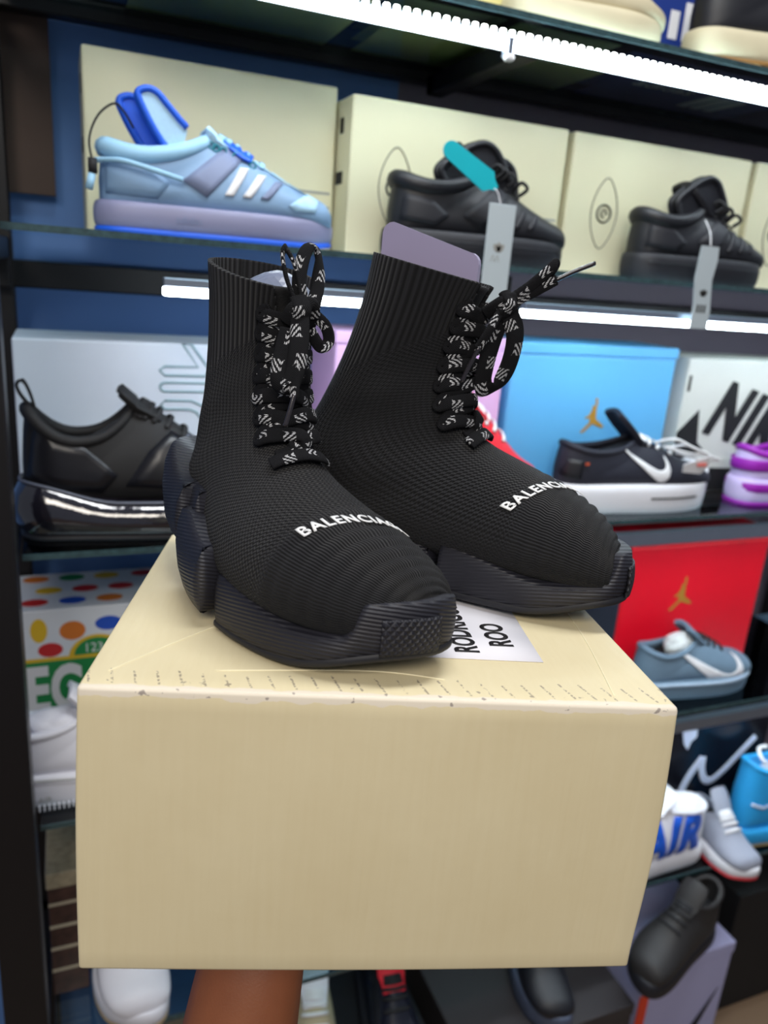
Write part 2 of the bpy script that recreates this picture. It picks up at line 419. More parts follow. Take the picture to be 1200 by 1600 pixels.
def held_box():
    e = empty('shoe_box'); e.matrix_world = BM
    tag(e, 'large plain beige cardboard box held up in front, carrying the black sock shoes', 'box')
    bm = bmesh.new(); nx, ny, nz = 24, 20, 14
    # subdivided box with slightly bowed faces
    def sub(p):
        x, y, z = p; fx, fy, fz = x/BW, y/BD, -z/BH
        q = Vector(p)
        b = sin(pi*fx)
        q.z -= .0016*sin(pi*fx)*sin(pi*fy)*(1-fz) - .0022*b*fz*(1 if True else 0)*(-1)
        q.y += -.002*sin(pi*fx)*sin(pi*fz)*(1-fy)
        q.x += -.0014*sin(pi*fz)*(1-fx)-.0*fx+.003*sin(pi*min(1, fz*1.1))*fx
        # softened, slightly crushed corners
        return q
    g = {}
    def vert(i, j, k):
        key = (i, j, k)
        if key not in g: g[key] = bm.verts.new(sub((BW*i/nx, BD*j/ny, -BH*k/nz)))
        return g[key]
    for i in range(nx):
        for j in range(ny):
            for k in (0, nz): bm.faces.new((vert(i, j, k), vert(i+1, j, k), vert(i+1, j+1, k), vert(i, j+1, k)))
        for k in range(nz):
            for j in (0, ny): bm.faces.new((vert(i, j, k), vert(i+1, j, k), vert(i+1, j, k+1), vert(i, j, k+1)))
    for j in range(ny):
        for k in range(nz):
            for i in (0, nx): bm.faces.new((vert(i, j, k), vert(i, j+1, k), vert(i, j+1, k+1), vert(i, j, k+1)))
    bmesh.ops.recalc_face_normals(bm, faces=bm.faces)
    bm.edges.ensure_lookup_table()
    es = [ed for ed in bm.edges if ed.calc_face_angle(0) > .9]
    bmesh.ops.bevel(bm, geom=es, offset=.0022, segments=2, affect='EDGES', profile=.5)
    body = bm_obj('carton', bm, card_mat(), e, True)
    bv = bvh_of(body)
    lab = mat('white paper label', rgb(222, 220, 226), .6, 0, .02)
    me = poly_me([(.165, .058, .1), (.275, .056, .1), (.279, .215, .1), (.165, .215, .1)])
    lo = project_mesh('label_sheet', me, lab, e, bv, None, (0, 0, -1), .0004, .0003)
    ink = mat('black ink', rgb(24, 22, 24), .6)
    for s, x0, y0 in (('RODRIGUES', .235, .066), ('ROO', .261, .078)):
        t = text_mesh(s, .0225, 0, .0006, 0, .80, 1.0); t.transform(frame((x0, y0, .1), (0, 1, 0), (-1, 0, 0)))
        project_mesh('lettering', t, ink, lo, bv, None, (0, 0, -1), .0009, .0002, 0)
    # creased paper line from the left corner and pasted paper seam on the top
    for pts in ([(.012, .02), (.05, .075), (.085, .12)], [(.305, .012), (.318, .1), (.325, .2)], [(.07, .026), (.16, .034), (.205, .026)]):
        q = []
        for a_, b_ in pts:
            h = bv.ray_cast(Vector((a_, b_, .1)), Vector((0, 0, -1))); q.append(h[0]+Vector((0, 0, .00005)))
        tube('paper_crease', q, .0005, MATS.get('crease') or mat('crease', rgb(236, 226, 192), .6), e, 5, res=14)
    return e, bv
heldbox, box_bvh = held_box()

# ------------------------------------------------------------------ black sock shoes
def knit_mat():
    m = bpy.data.materials.new('black knit'); m.use_nodes = True; nt = m.node_tree; N = nt.nodes; L = nt.links; p = N['Principled BSDF']
    uv = N.new('ShaderNodeUVMap'); sp = N.new('ShaderNodeSeparateXYZ'); L.new(uv.outputs[0], sp.inputs[0]); ph, t = sp.outputs[0], sp.outputs[1]
    tc = N.new('ShaderNodeTexCoord')
    def ma(op, a, b=None):
        n = N.new('ShaderNodeMath'); n.operation = op
        for i, v in enumerate((a, b)):
            if v is None: continue
            if isinstance(v, (int, float)): n.inputs[i].default_value = v
            else: L.new(v, n.inputs[i])
        return n.outputs[0]
    def step(a, b, v):
        n = N.new('ShaderNodeMapRange'); n.interpolation_type = 'SMOOTHSTEP'; n.inputs['From Min'].default_value = a; n.inputs['From Max'].default_value = b
        L.new(v, n.inputs['Value']); return n.outputs['Result']
    s_ribs = ma('SINE', ma('MULTIPLY', ph, 120.0))                 # ribs that run with the foot
    rows = ma('SINE', ma('MULTIPLY', t, 780.0))
    mesh_ = ma('MULTIPLY', ma('SINE', ma('ADD', ma('MULTIPLY', ph, 84.0), ma('MULTIPLY', rows, .8))), rows)
    collar = ma('SINE', ma('MULTIPLY', ph, 64.0))
    ztoe = ma('SUBTRACT', 1.0, step(.27, .33, t))
    zcol = step(.80, .84, t)
    zmid = ma('SUBTRACT', ma('SUBTRACT', 1.0, ztoe), zcol)
    hgt = ma('ADD', ma('ADD', ma('MULTIPLY', s_ribs, ma('MULTIPLY', ztoe, .8)), ma('MULTIPLY', mesh_, ma('MULTIPLY', zmid, 1.3))), ma('MULTIPLY', collar, ma('MULTIPLY', zcol, 1.3)))
    b = N.new('ShaderNodeBump'); b.inputs['Strength'].default_value = .9; b.inputs['Distance'].default_value = .0009
    L.new(hgt, b.inputs['Height']); L.new(b.outputs[0], p.inputs['Normal'])
    r = N.new('ShaderNodeMapRange'); r.inputs['From Min'].default_value = -1.5; r.inputs['From Max'].default_value = 1.5; r.inputs['To Min'].default_value = 0; r.inputs['To Max'].default_value = 1
    L.new(hgt, r.inputs['Value'])
    c = N.new('ShaderNodeMixRGB'); c.inputs[1].default_value = rgb(9, 9, 11); c.inputs[2].default_value = rgb(34, 34, 38); L.new(r.outputs[0], c.inputs[0])
    L.new(c.outputs[0], p.inputs['Base Color']); p.inputs['Roughness'].default_value = .85
    p.inputs['Specular IOR Level'].default_value = .25; p.inputs['Sheen Weight'].default_value = .06
    return m
def line_rubber(name, scale, rot, diamond=False):
    m = bpy.data.materials.new(name); m.use_nodes = True; nt = m.node_tree; N = nt.nodes; L = nt.links; p = N['Principled BSDF']
    tc = N.new('ShaderNodeTexCoord'); outs = []
    for r in ((rot,) if not diamond else (rot, -rot)):
        mp = N.new('ShaderNodeMapping'); mp.inputs['Rotation'].default_value = (r if not diamond else r, 0 if diamond else r*.6, .3 if not diamond else 0); L.new(tc.outputs['Object'], mp.inputs['Vector'])
        w = N.new('ShaderNodeTexWave'); w.wave_type = 'BANDS'; w.bands_direction = 'Z'; w.wave_profile = 'SIN'; w.inputs['Scale'].default_value = scale
        L.new(mp.outputs[0], w.inputs['Vector']); w.inputs['Distortion'].default_value = 0 if diamond else .6; outs.append(w.outputs['Fac'])
    h = outs[0]
    if diamond:
        n = N.new('ShaderNodeMath'); n.operation = 'MINIMUM'; L.new(outs[0], n.inputs[0]); L.new(outs[1], n.inputs[1]); h = n.outputs[0]
    b = N.new('ShaderNodeBump'); b.inputs['Strength'].default_value = .8 if diamond else .6; b.inputs['Distance'].default_value = .0016 if diamond else .0008
    L.new(h, b.inputs['Height']); L.new(b.outputs[0], p.inputs['Normal'])
    nz = N.new('ShaderNodeTexNoise'); nz.inputs['Scale'].default_value = 35; L.new(tc.outputs['Object'], nz.inputs['Vector'])
    c = N.new('ShaderNodeMixRGB'); c.inputs[1].default_value = rgb(24, 24, 31); c.inputs[2].default_value = rgb(38, 38, 47); L.new(nz.outputs['Fac'], c.inputs[0])
    L.new(c.outputs[0], p.inputs['Base Color']); p.inputs['Roughness'].default_value = .5; p.inputs['Specular IOR Level'].default_value = .4
    return m
def lace_mat():
    m = bpy.data.materials.new('black lace with white flecks'); m.use_nodes = True; nt = m.node_tree; N = nt.nodes; L = nt.links; p = N['Principled BSDF']
    uv = N.new('ShaderNodeUVMap'); sp = N.new('ShaderNodeSeparateXYZ'); L.new(uv.outputs[0], sp.inputs[0]); u, v = sp.outputs[0], sp.outputs[1]
    def ma(op, a, b=None):
        n = N.new('ShaderNodeMath'); n.operation = op
        for i, q in enumerate((a, b)):
            if q is None: continue
            if isinstance(q, (int, float)): n.inputs[i].default_value = q
            else: L.new(q, n.inputs[i])
        return n.outputs[0]
    av = ma('ABSOLUTE', v)
    diag = ma('SUBTRACT', u, ma('MULTIPLY', av, 1.5))
    band = ma('LESS_THAN', ma('ABSOLUTE', ma('SUBTRACT', ma('FRACT', ma('DIVIDE', diag, .0042)), .5)), .23)
    grp = ma('GREATER_THAN', ma('FRACT', ma('DIVIDE', ma('ADD', u, .002), .0185)), .54)
    dash = ma('LESS_THAN', ma('ABSOLUTE', ma('SUBTRACT', ma('FRACT', ma('DIVIDE', v, .0011)), .5)), .37)
    side = ma('GREATER_THAN', ma('MULTIPLY', v, ma('SINE', ma('DIVIDE', u, .0059))), -.0006)
    k = ma('MULTIPLY', ma('MULTIPLY', band, grp), ma('MULTIPLY', dash, side))
    c = N.new('ShaderNodeMixRGB'); c.inputs[1].default_value = rgb(20, 20, 23); c.inputs[2].default_value = rgb(205, 205, 208); L.new(k, c.inputs[0])
    L.new(c.outputs[0], p.inputs['Base Color']); p.inputs['Roughness'].default_value = .85; p.inputs['Specular IOR Level'].default_value = .2
    w = ma('MULTIPLY', ma('SINE', ma('MULTIPLY', u, 5200.0)), ma('SINE', ma('MULTIPLY', v, 5200.0)))
    b = N.new('ShaderNodeBump'); b.inputs['Strength'].default_value = .7; b.inputs['Distance'].default_value = .0005
    L.new(w, b.inputs['Height']); L.new(b.outputs[0], p.inputs['Normal'])
    return m
M_KNIT = knit_mat(); M_LACE = lace_mat()
M_R1 = line_rubber('ribbed black rubber', 130, .25); M_R2 = line_rubber('diamond black rubber', 95, .85, True)
M_AGLET = mat('clear black lace tip', rgb(40, 36, 40), .15, 0, .2, 200, coat=.5)
M_LETTER = mat('white lettering', rgb(226, 226, 226), .6, 0, .02)
SOCK = Loft([  # front/top x z, back/bottom x z, half width, centre y (medial +)
    (.277, .036, .277, .028, .008, .014),
    (.2735, .048, .273, .016, .023, .012),
    (.262, .061, .262, .012, .037, .006),
    (.242, .073, .238, .012, .0475, -.001),
    (.218, .083, .205, .012, .053, -.006),
    (.194, .092, .168, .014, .053, -.008),
    (.172, .102, .125, .018, .048, -.006),
    (.156, .115, .078, .024, .041, -.003),
    (.147, .131, .035, .030, .036, .000),
    (.142, .147, .012, .050, .034, .000),
    (.139, .162, .018, .082, .0325, .000),
    (.137, .177, .034, .120, .0315, .000),
    (.137, .191, .045, .160, .033, .000),
    (.139, .203, .050, .198, .035, .000),
    (.143, .213, .050, .234, .0375, .000)], egg=.16)
def sock_disp(t, ph, p):
    d = 0
    if t < .34:
        k = smooth(.03, .07, t)*(1-smooth(.27, .33, t))
        d += .0017*k*(abs(sin(t*112))-.6)*(1 if cos(ph) > -.4 else 0)
    # soft folds at the ankle
    d += .0016*smooth(.45, .55, t)*(1-smooth(.7, .8, t))*sin(p.z*95+1.5*sin(ph*2))*abs(sin(ph))
    if t > .83: d += .0007*sin(ph*40)*0
    return d
T0 = .57      # where the front slit begins
def slit_w(t): return .0*t if t < T0 else .36*smooth(T0, .75, t)+.10*smooth(.9, 1, t)
def slit(t, ph):
    if ph > pi: ph = 2*pi-ph
    return t > T0 and ph < slit_w(t)
def sock_shoe(name, label, T, theta, mirror, lift, knot, tpos, sc=1.0, bend=9, lean=0.0, nose=0.0):
    th = radians(theta); t2 = Vector((cos(th), -sin(th), 0)); n2 = Vector((sin(th), cos(th), 0))
    org = Vector((T[0], T[1], 0))-t2*.285*sc-n2*.020*mirror*sc
    root = empty(name)
    pitch = Matrix.Rotation(0, 4, 'Y')
    root.matrix_world = BM @ Matrix(((t2.x, n2.x, 0, org.x), (t2.y, n2.y, 0, org.y), (0, 0, 1, lift), (0, 0, 0, 1))) @ Matrix.Translation((.1, 0, 0)) @ Matrix.Rotation(-radians(nose), 4, 'Y') @ Matrix.Translation((-.1, 0, 0)) @ Matrix.Scale(sc, 4)
    tag(root, label, 'shoe', 'pair of black sock shoes')
    my = mirror
    up = SOCK.build('upper', M_KNIT, root, 220, 144, my, slit, sock_disp, .003)
    bv = bvh_of(up)
    # tongue behind the slit
    V = []; F = []; n = 26
    for i in range(n):
        t = T0-.05+(1-.02-T0+.05)*i/(n-1)
        for j in range(9):
            a = -.55+1.1*j/8
            p = SOCK.pt(t, a, -.005-.002*i/n); V.append((p.x, p.y*my, p.z))
    for i in range(n-1):
        for j in range(8): F.append((i*9+j, i*9+j+1, (i+1)*9+j+1, (i+1)*9+j))
    tg = mesh_obj('tongue', V, F, mat('black tongue fabric', rgb(17, 17, 20), .9, bump=.3, bscale=900), root, True)
    md = tg.modifiers.new('thickness', 'SOLIDIFY'); md.thickness = .003
    # sole
    O = outline(140, .285, 1, my)
    def bott(q): return .0+.014*smooth(.21, .285, q.x)**1.3+.022*smooth(.07, -.02, q.x)
    lat = -1*my
    def clip(x0, x1):
        pts = [p for p in O]
        n = len(pts); res = []
        for i in range(n):
            a, b = pts[i], pts[(i+1) % n]
            ia, ib = x0 <= a.x <= x1, x0 <= b.x <= x1
            if ia: res.append(a)
            if ia != ib:
                xc = x0 if (min(a.x, b.x) < x0 < max(a.x, b.x)) else x1
                s = (xc-a.x)/(b.x-a.x); res.append(a.lerp(b, s))
        # resample evenly
        out = []
        tot = [0]
        for i in range(len(res)): tot.append(tot[-1]+(res[(i+1) % len(res)]-res[i]).length)
        m = 150
        for k in range(m):
            d = tot[-1]*k/m; i = max(j for j in range(len(res)) if tot[j] <= d)
            seg = tot[i+1]-tot[i]; out.append(res[i].lerp(res[(i+1) % len(res)], (d-tot[i])/seg if seg > 0 else 0))
        return out
    def ftop(q):
        z = .034-.016*smooth(.155, .245, q.x)
        yy = q.y*my
        bump = smooth(.244, .258, q.x)*smooth(-.038, -.029, yy)*smooth(.036, .028, yy)
        return max(z, .018)+bott(q)*.6+bump*.019
    fore = clip(.157, .4); block('forefoot_sole', fore, bott, ftop, M_R1, root, .0012, .0018)
    # thin tread under the wedge
    block('tread', [Vector((p.x, p.y*.985, 0)) for p in clip(.155, .4)], lambda q: bott(q)-.0035, lambda q: bott(q)+.003, M_BLACKSOLE, root, .001, .001)
    fl = lambda p, k: p.y*(k if p.y*my < 0 else .95)
    midl = [Vector((p.x, fl(p, 1.12), 0)) for p in clip(.087, .147)]
    block('arch_block', midl, lambda q: .003+.012*smooth(.1, .08, q.x), lambda q: .060-.012*smooth(.1, .15, q.x)-.02*smooth(0, .03, q.y*my), M_R1, root, .004, .004)
    mid2 = [Vector((p.x, fl(p, .97)*.96, 0)) for p in clip(.066, .1)]
    block('groove_block', mid2, lambda q: .02, lambda q: .072-.02*smooth(0, .03, q.y*my), M_R1, root, .004, .004)
    hl = [Vector((p.x-.010*smooth(.03, 0, p.x), fl(p, 1.10), 0)) for p in clip(-.1, .078)]
    block('heel_block', hl, lambda q: .024+.016*smooth(.04, .0, q.x), lambda q: .072+.022*smooth(.06, .0, q.x)-.018*smooth(0, .03, q.y*my), M_R1, root, .005, .005)
    # toe pad with the diamond grip, wrapped on the front of the bumper
    V = []; F = []; nx, nz = 18, 10; ctr = []
    front_pts = [p for p in O if p.x > .24 and (-.022 if my == 1 else -.012) < p.y*my < (.014 if my == 1 else .026)]
    front_pts.sort(key=lambda p: p.y*my)
    fp = catmull([tuple(p) for p in front_pts], nx)
    for i, p in enumerate(fp):
        a = fp[max(i-1, 0)]; b = fp[min(i+1, nx-1)]; tt = (b-a).normalized(); nr = Vector((tt.y, -tt.x, 0))
        if nr.x < 0: nr = -nr
        for k in range(nz):
            s = k/(nz-1); z0 = bott(p)+.001; z1 = ftop(p)-.009
            e = .0012*sin(pi*s)+.0014; q = p+nr*e; V.append((q.x, q.y, z0+(z1-z0)*s))
    for i in range(nx-1):
        for k in range(nz-1): F.append((i*nz+k, i*nz+k+1, (i+1)*nz+k+1, (i+1)*nz+k))
    tp = mesh_obj('toe_pad', V, F, M_R2, root, True); md = tp.modifiers.new('t', 'SOLIDIFY'); md.thickness = .002; md.offset = 0
    # lettering across the toe
    me = text_mesh('BALENCIAGA', .0108, 0, .00028, 0, 1.0, 1.16, 'CENTER')
    bmt = bmesh.new(); bmt.from_mesh(me); bmesh.ops.triangulate(bmt, faces=bmt.faces)
    bmesh.ops.subdivide_edges(bmt, edges=[e for e in bmt.edges if e.calc_length() > .004], cuts=1)
    t0, s0, slope = tpos
    tab = []; sacc = 0; q = SOCK.pt(t0, -1.6)
    for i in range(161):
        a = -1.6+.02*i; p = SOCK.pt(t0, a); sacc += (p-q).length; q = p; tab.append(sacc)
    mid = tab[80]; tab = [v-mid for v in tab]
    dt = 1/((SOCK.pt(t0+.02, 0)-SOCK.pt(t0-.02, 0)).length/.04)
    for v in bmt.verts:
        sx = v.co.x+s0; i = max(k for k in range(160) if tab[k] <= sx or k == 0)
        a = -1.6+.02*(i+(sx-tab[i])/(tab[i+1]-tab[i]))
        p = SOCK.pt(t0+(v.co.y+slope*sx)*dt, a*my, .0012); v.co = Vector((p.x, p.y*my, p.z))
    lo = bm_obj('lettering', bmt, M_LETTER, root, True); md = lo.modifiers.new('t', 'SOLIDIFY'); md.thickness = .0006; md.offset = 0
    # laces: two crossing strands
    rows = [.475, .535, .595, .655, .715, .775, .835, .895]
    def P(t, a, off): p = SOCK.pt(t, a, off); return Vector((p.x, p.y*my, p.z))
    def Nn(t, a): q = SOCK.nrm(t, a); return Vector((q.x, q.y*my, q.z))
    ea = .62
    for sgn in (1, -1):
        pts = []; nm = []
        for k, t in enumerate(rows):
            s = sgn*(1 if k % 2 == 0 else -1)
            if k == 0:
                pts += [P(t, s*ea*.6, .001), P(t, s*ea*.2, .003)]; nm += [Nn(t, s*.3), Nn(t, 0)]
                continue
            tm = (rows[k-1]+t)/2
            pts += [P(tm+.006*sgn, 0, .0065+.0018*sgn), P(t-.006, s*ea*.72, .0055), P(t+.004, s*ea*1.0, .002), P(t+.022, s*ea*.75, .0032)]
            nm += [Nn(tm, 0), Nn(t, s*ea*.72), Nn(t, s*ea)+Vector((0, 0, .3)), Nn(t+.02, s*ea*.7)]
        tube('lace', pts, 0, M_LACE, root, 12, res=len(pts)*9, flat=(.010, .0034), normals=nm)
    # horizontal bar at the bottom of the lacing
    pts = [P(.455, ea*(x), .0025+.003*cos(x*1.5)) for x in (-.8, -.5, 0, .5, .8)]
    tube('lace', pts, 0, M_LACE, root, 12, res=40, flat=(.010, .0032), normals=[Nn(.455, ea*x) for x in (-.8, -.5, 0, .5, .8)])
    # knot, loops and ends (points in the shoe's own space)
    kc = P(.93, 0, .008)
    for nm_, pts, nrm_, fl in knot(kc):
        if nm_ == 'aglet': tube('aglet', pts, .0017, M_AGLET, root, 8, res=10)
        else: tube(nm_, pts, 0, M_LACE, root, 12, res=len(pts)*10, flat=fl, normals=nrm_)
    # the soft shoe bends inwards behind the ball of the foot
    al = radians(-bend)*my; pv = Vector((.17, 0, 0)); bpy.context.view_layer.update()
    for ch in root.children:
        for v in ch.data.vertices:
            v.co.x += lean*max(0, v.co.z-.11)
            a = al*smooth(.19, .07, v.co.x); d = v.co-pv
            v.co.x = pv.x+d.x*cos(a)-d.y*sin(a); v.co.y = pv.y+d.x*sin(a)+d.y*cos(a)
    return root
def V3(*a): return Vector(a)
def knotA(c):
    # shoe space: +x to the toe, +y image right/away, +z up
    N_ = V3(.75, -.65, .1)
    out = []
    out.append(('knot', [c+V3(-.001, -.009, -.008), c+V3(.005, -.007, .001), c+V3(.006, .004, .004), c+V3(.002, .009, -.003)], [N_]*4, (.010, .006)))
    out.append(('knot', [c+V3(.003, -.004, .008), c+V3(.009, -.004, 0), c+V3(.004, -.003, -.009)], [V3(1, -.3, .2)]*3, (.012, .005)))
    # tall loop standing up
    out.append(('lace_loop', [c+V3(.003, .002, .0), c+V3(.000, -.002, .016), c+V3(-.004, .003, .034), c+V3(-.006, .010, .041), c+V3(-.006, .016, .034), c+V3(-.002, .014, .016), c+V3(.003, .008, .002)],
                [N_, N_, N_+V3(0, 0, .5), V3(.3, -.3, 1), N_+V3(0, 1.2, 0), N_, N_], (.0095, .0036)))
    # small loop to the left
    out.append(('lace_loop', [c+V3(.002, -.003, .002), c+V3(-.002, -.010, .018), c+V3(-.006, -.012, .033), c+V3(-.006, -.009, .036), c+V3(-.002, -.004, .026), c+V3(.002, -.001, .008)],
                [V3(.6, .8, 0)]*6, (.0075, .003)))
    # hanging loop and the end with its tip
    out.append(('lace_loop', [c+V3(.006, -.004, -.002), c+V3(.013, -.008, -.020), c+V3(.015, -.012, -.040), c+V3(.012, -.016, -.050), c+V3(.008, -.018, -.040), c+V3(.004, -.010, -.012)],
                [N_, N_, N_, V3(.3, -.4, -1), N_, N_], (.0125, .0042)))
    out.append(('lace_end', [c+V3(.008, -.004, -.004), c+V3(.015, -.010, -.030), c+V3(.018, -.013, -.054)], [N_]*3, (.006, .003)))
    out.append(('aglet', [c+V3(.018, -.013, -.052), c+V3(.0185, -.016, -.062), c+V3(.0185, -.019, -.072)], None, None))
    out.append(('lace_loop', [c+V3(.002, .006, 0), c+V3(.004, .018, -.008), c+V3(.004, .022, -.018), c+V3(.006, .014, -.022), c+V3(.004, .006, -.012)], [N_]*5, (.008, .003)))
    return out
def knotB(c):
    N_ = V3(.75, -.65, .1)
    out = []
    out.append(('knot', [c+V3(-.002, -.006, -.006), c+V3(.008, -.006, .002), c+V3(.012, .003, .004), c+V3(.006, .008, -.003)], [N_]*4, (.011, .006)))
    out.append(('knot', [c+V3(.006, -.003, .009), c+V3(.014, -.004, 0), c+V3(.007, -.003, -.009)], [V3(1, -.3, .2)]*3, (.012, .005)))
    out.append(('lace_loop', [c+V3(.008, .000, .002), c+V3(.018, .006, .012), c+V3(.027, .012, .024), c+V3(.030, .016, .030), c+V3(.026, .018, .022), c+V3(.016, .012, .008), c+V3(.010, .006, .000)], [N_]*7, (.009, .0038)))
    out.append(('lace_end', [c+V3(.008, .002, .0), c+V3(.022, .010, .010), c+V3(.034, .018, .020)], [N_]*3, (.008, .0035)))
    out.append(('aglet', [c+V3(.033, .0175, .0195), c+V3(.043, .024, .0265), c+V3(.054, .031, .033)], None, None))
    out.append(('lace_loop', [c+V3(.010, .002, -.002), c+V3(.020, .006, -.018), c+V3(.022, .008, -.040), c+V3(.018, .006, -.056), c+V3(.010, .001, -.056), c+V3(.008, -.002, -.036), c+V3(.008, 0, -.010)],
                [N_, N_, N_, V3(.3, -.4, -1), N_, N_, N_], (.014, .0045)))
    out.append(('lace_end', [c+V3(.008, -.004, -.002), c+V3(.008, -.014, -.014), c+V3(.004, -.018, -.030)], [N_]*3, (.007, .003)))
    out.append(('aglet', [c+V3(.0045, -.018, -.029), c+V3(.002, -.019, -.042), c+V3(.000, -.020, -.054)], None, None))
    return out
shoeA = sock_shoe('sock_shoe', 'black knit sock shoe in front, its heel over the box\'s left edge', (.205, .03), 52, 1, .0045, knotA, (.258, .000, -.22))
shoeB = sock_shoe('sock_shoe', 'black knit sock shoe behind, with a pale card in its collar', (.353, .118), 30, -1, .0045, knotB, (.245, -.014, -.5), 1.075, 0, .22, 1.5)

# ------------------------------------------------------------------ stuffing inside the sock shoes
def crumple(name, m, loc, sx, sy, sz, seed, parent=None, amp=.25, sub=4):
    rnd = random.Random(seed); bm = bmesh.new(); bmesh.ops.create_icosphere(bm, subdivisions=sub, radius=1)
    ds = [(Vector((rnd.gauss(0, 1), rnd.gauss(0, 1), rnd.gauss(0, 1))).normalized(), rnd.uniform(2, 6), rnd.uniform(0, 6)) for _ in range(9)]
    for v in bm.verts:
        n = v.co.normalized(); k = 1+amp*sum(abs(sin(d.dot(n)*f+p)) for d, f, p in ds)/len(ds)-amp*.6
        v.co = Vector((n.x*sx, n.y*sy, n.z*sz))*k+Vector(loc)
    return bm_obj(name, bm, m, parent, False)
M_TISSUE = mat('grey blue plastic wrap', rgb(120, 128, 150), .3, 0, .15, 60)
ws = shoeA.matrix_world
tw = crumple('plastic_wrap', M_TISSUE, (0, 0, 0), .034, .028, .03, 3)
tw.matrix_world = ws @ Matrix.Translation((.098, .016, .196)); tag(tw, 'crumpled grey plastic wrap inside the front sock shoe\'s collar', 'wrapping')
cm_ = mat('lavender grey card', rgb(150, 142, 172), .55, 0, .03, 20)
pts = []
for cx_, cy_, a0 in ((.030, .196, 0), (-.030, .214, 90)):
    for k in range(5): a = radians(a0+k*22.5); pts.append((cx_+.008*cos(a), cy_+.008*sin(a)))
pts += [(-.038, .08), (.038, .08)]
ci = plate('card_insert', pts, .006, cm_)
ci.matrix_world = shoeB.matrix_world @ frame((.108, .012, .034), (1, .05, 0), (.06, 0, 1)); tag(ci, 'pale lavender card standing in the rear sock shoe\'s collar', 'card')

# ------------------------------------------------------------------ arm under the box
def arm():
    m = bpy.data.materials.new('brown skin'); m.use_nodes = True; nt = m.node_tree; N = nt.nodes; L = nt.links; p = N['Principled BSDF']
    tc = N.new('ShaderNodeTexCoord'); nz = N.new('ShaderNodeTexNoise'); nz.inputs['Scale'].default_value = 28; L.new(tc.outputs['Object'], nz.inputs['Vector'])
    c = N.new('ShaderNodeMixRGB'); c.inputs[1].default_value = rgb(122, 68, 40); c.inputs[2].default_value = rgb(150, 90, 56); L.new(nz.outputs['Fac'], c.inputs[0])
    L.new(c.outputs[0], p.inputs['Base Color']); p.inputs['Roughness'].default_value = .5; p.inputs['Subsurface Weight'].default_value = .08; p.inputs['Subsurface Radius'].default_value = (.01, .004, .002)
    n2 = N.new('ShaderNodeTexNoise'); n2.inputs['Scale'].default_value = 500; L.new(tc.outputs['Object'], n2.inputs['Vector'])
    b = N.new('ShaderNodeBump'); b.inputs['Strength'].default_value = .15; b.inputs['Distance'].default_value = .001; L.new(n2.outputs['Fac'], b.inputs['Height']); L.new(b.outputs[0], p.inputs['Normal'])
    # points in the box's own axes: x right, y away, z up (box bottom at -BH)
    zb = -BH
    P = []; E_ = []; Rr = []
    def add(p_, r, prev=None):
        P.append(p_); Rr.append(r)
        if prev is not None: E_.append((prev, len(P)-1))
        return len(P)-1
    palm = add((.118, .155, zb-.018), (.034, .014))
    wrist = add((.108, .112, zb-.036), (.040, .026), palm)
    w2 = add((.100, .092, zb-.075), (.042, .034), wrist)
    fa = add((.092, .070, zb-.14), (.048, .040), w2)
    add((.082, .03, zb-.26), (.052, .046), fa)
    for dx, L1 in ((-.033, .068), (-.011, .078), (.011, .074), (.033, .058)):
        k = add((.118+dx, .195, zb-.013), (.0105, .010), palm)
        k2 = add((.118+dx*1.25, .195+L1*.5, zb-.0105), (.0092, .0088), k)
        k3 = add((.118+dx*1.35, .195+L1*.85, zb-.010), (.0082, .0078), k2)
        add((.118+dx*1.38, .195+L1*1.1, zb-.012), (.007, .0065), k3)
    k = add((.160, .150, zb-.018), (.014, .012), palm); k2 = add((.186, .170, zb-.0125), (.0105, .010), k); add((.204, .188, zb-.011), (.0085, .008), k2)
    me = bpy.data.meshes.new('person'); me.from_pydata(P, E_, []); o = bpy.data.objects.new('person', me); link(o); me.materials.append(m)
    o.matrix_world = BM
    md = o.modifiers.new('skin', 'SKIN'); md.use_smooth_shade = True
    for i, v in enumerate(me.skin_vertices[0].data): v.radius = Rr[i]; v.use_root = (i == 0)
    sb = o.modifiers.new('smooth', 'SUBSURF'); sb.levels = 2; sb.render_levels = 2
    tag(o, 'bare brown forearm and hand holding the beige box up from below', 'person')
arm()

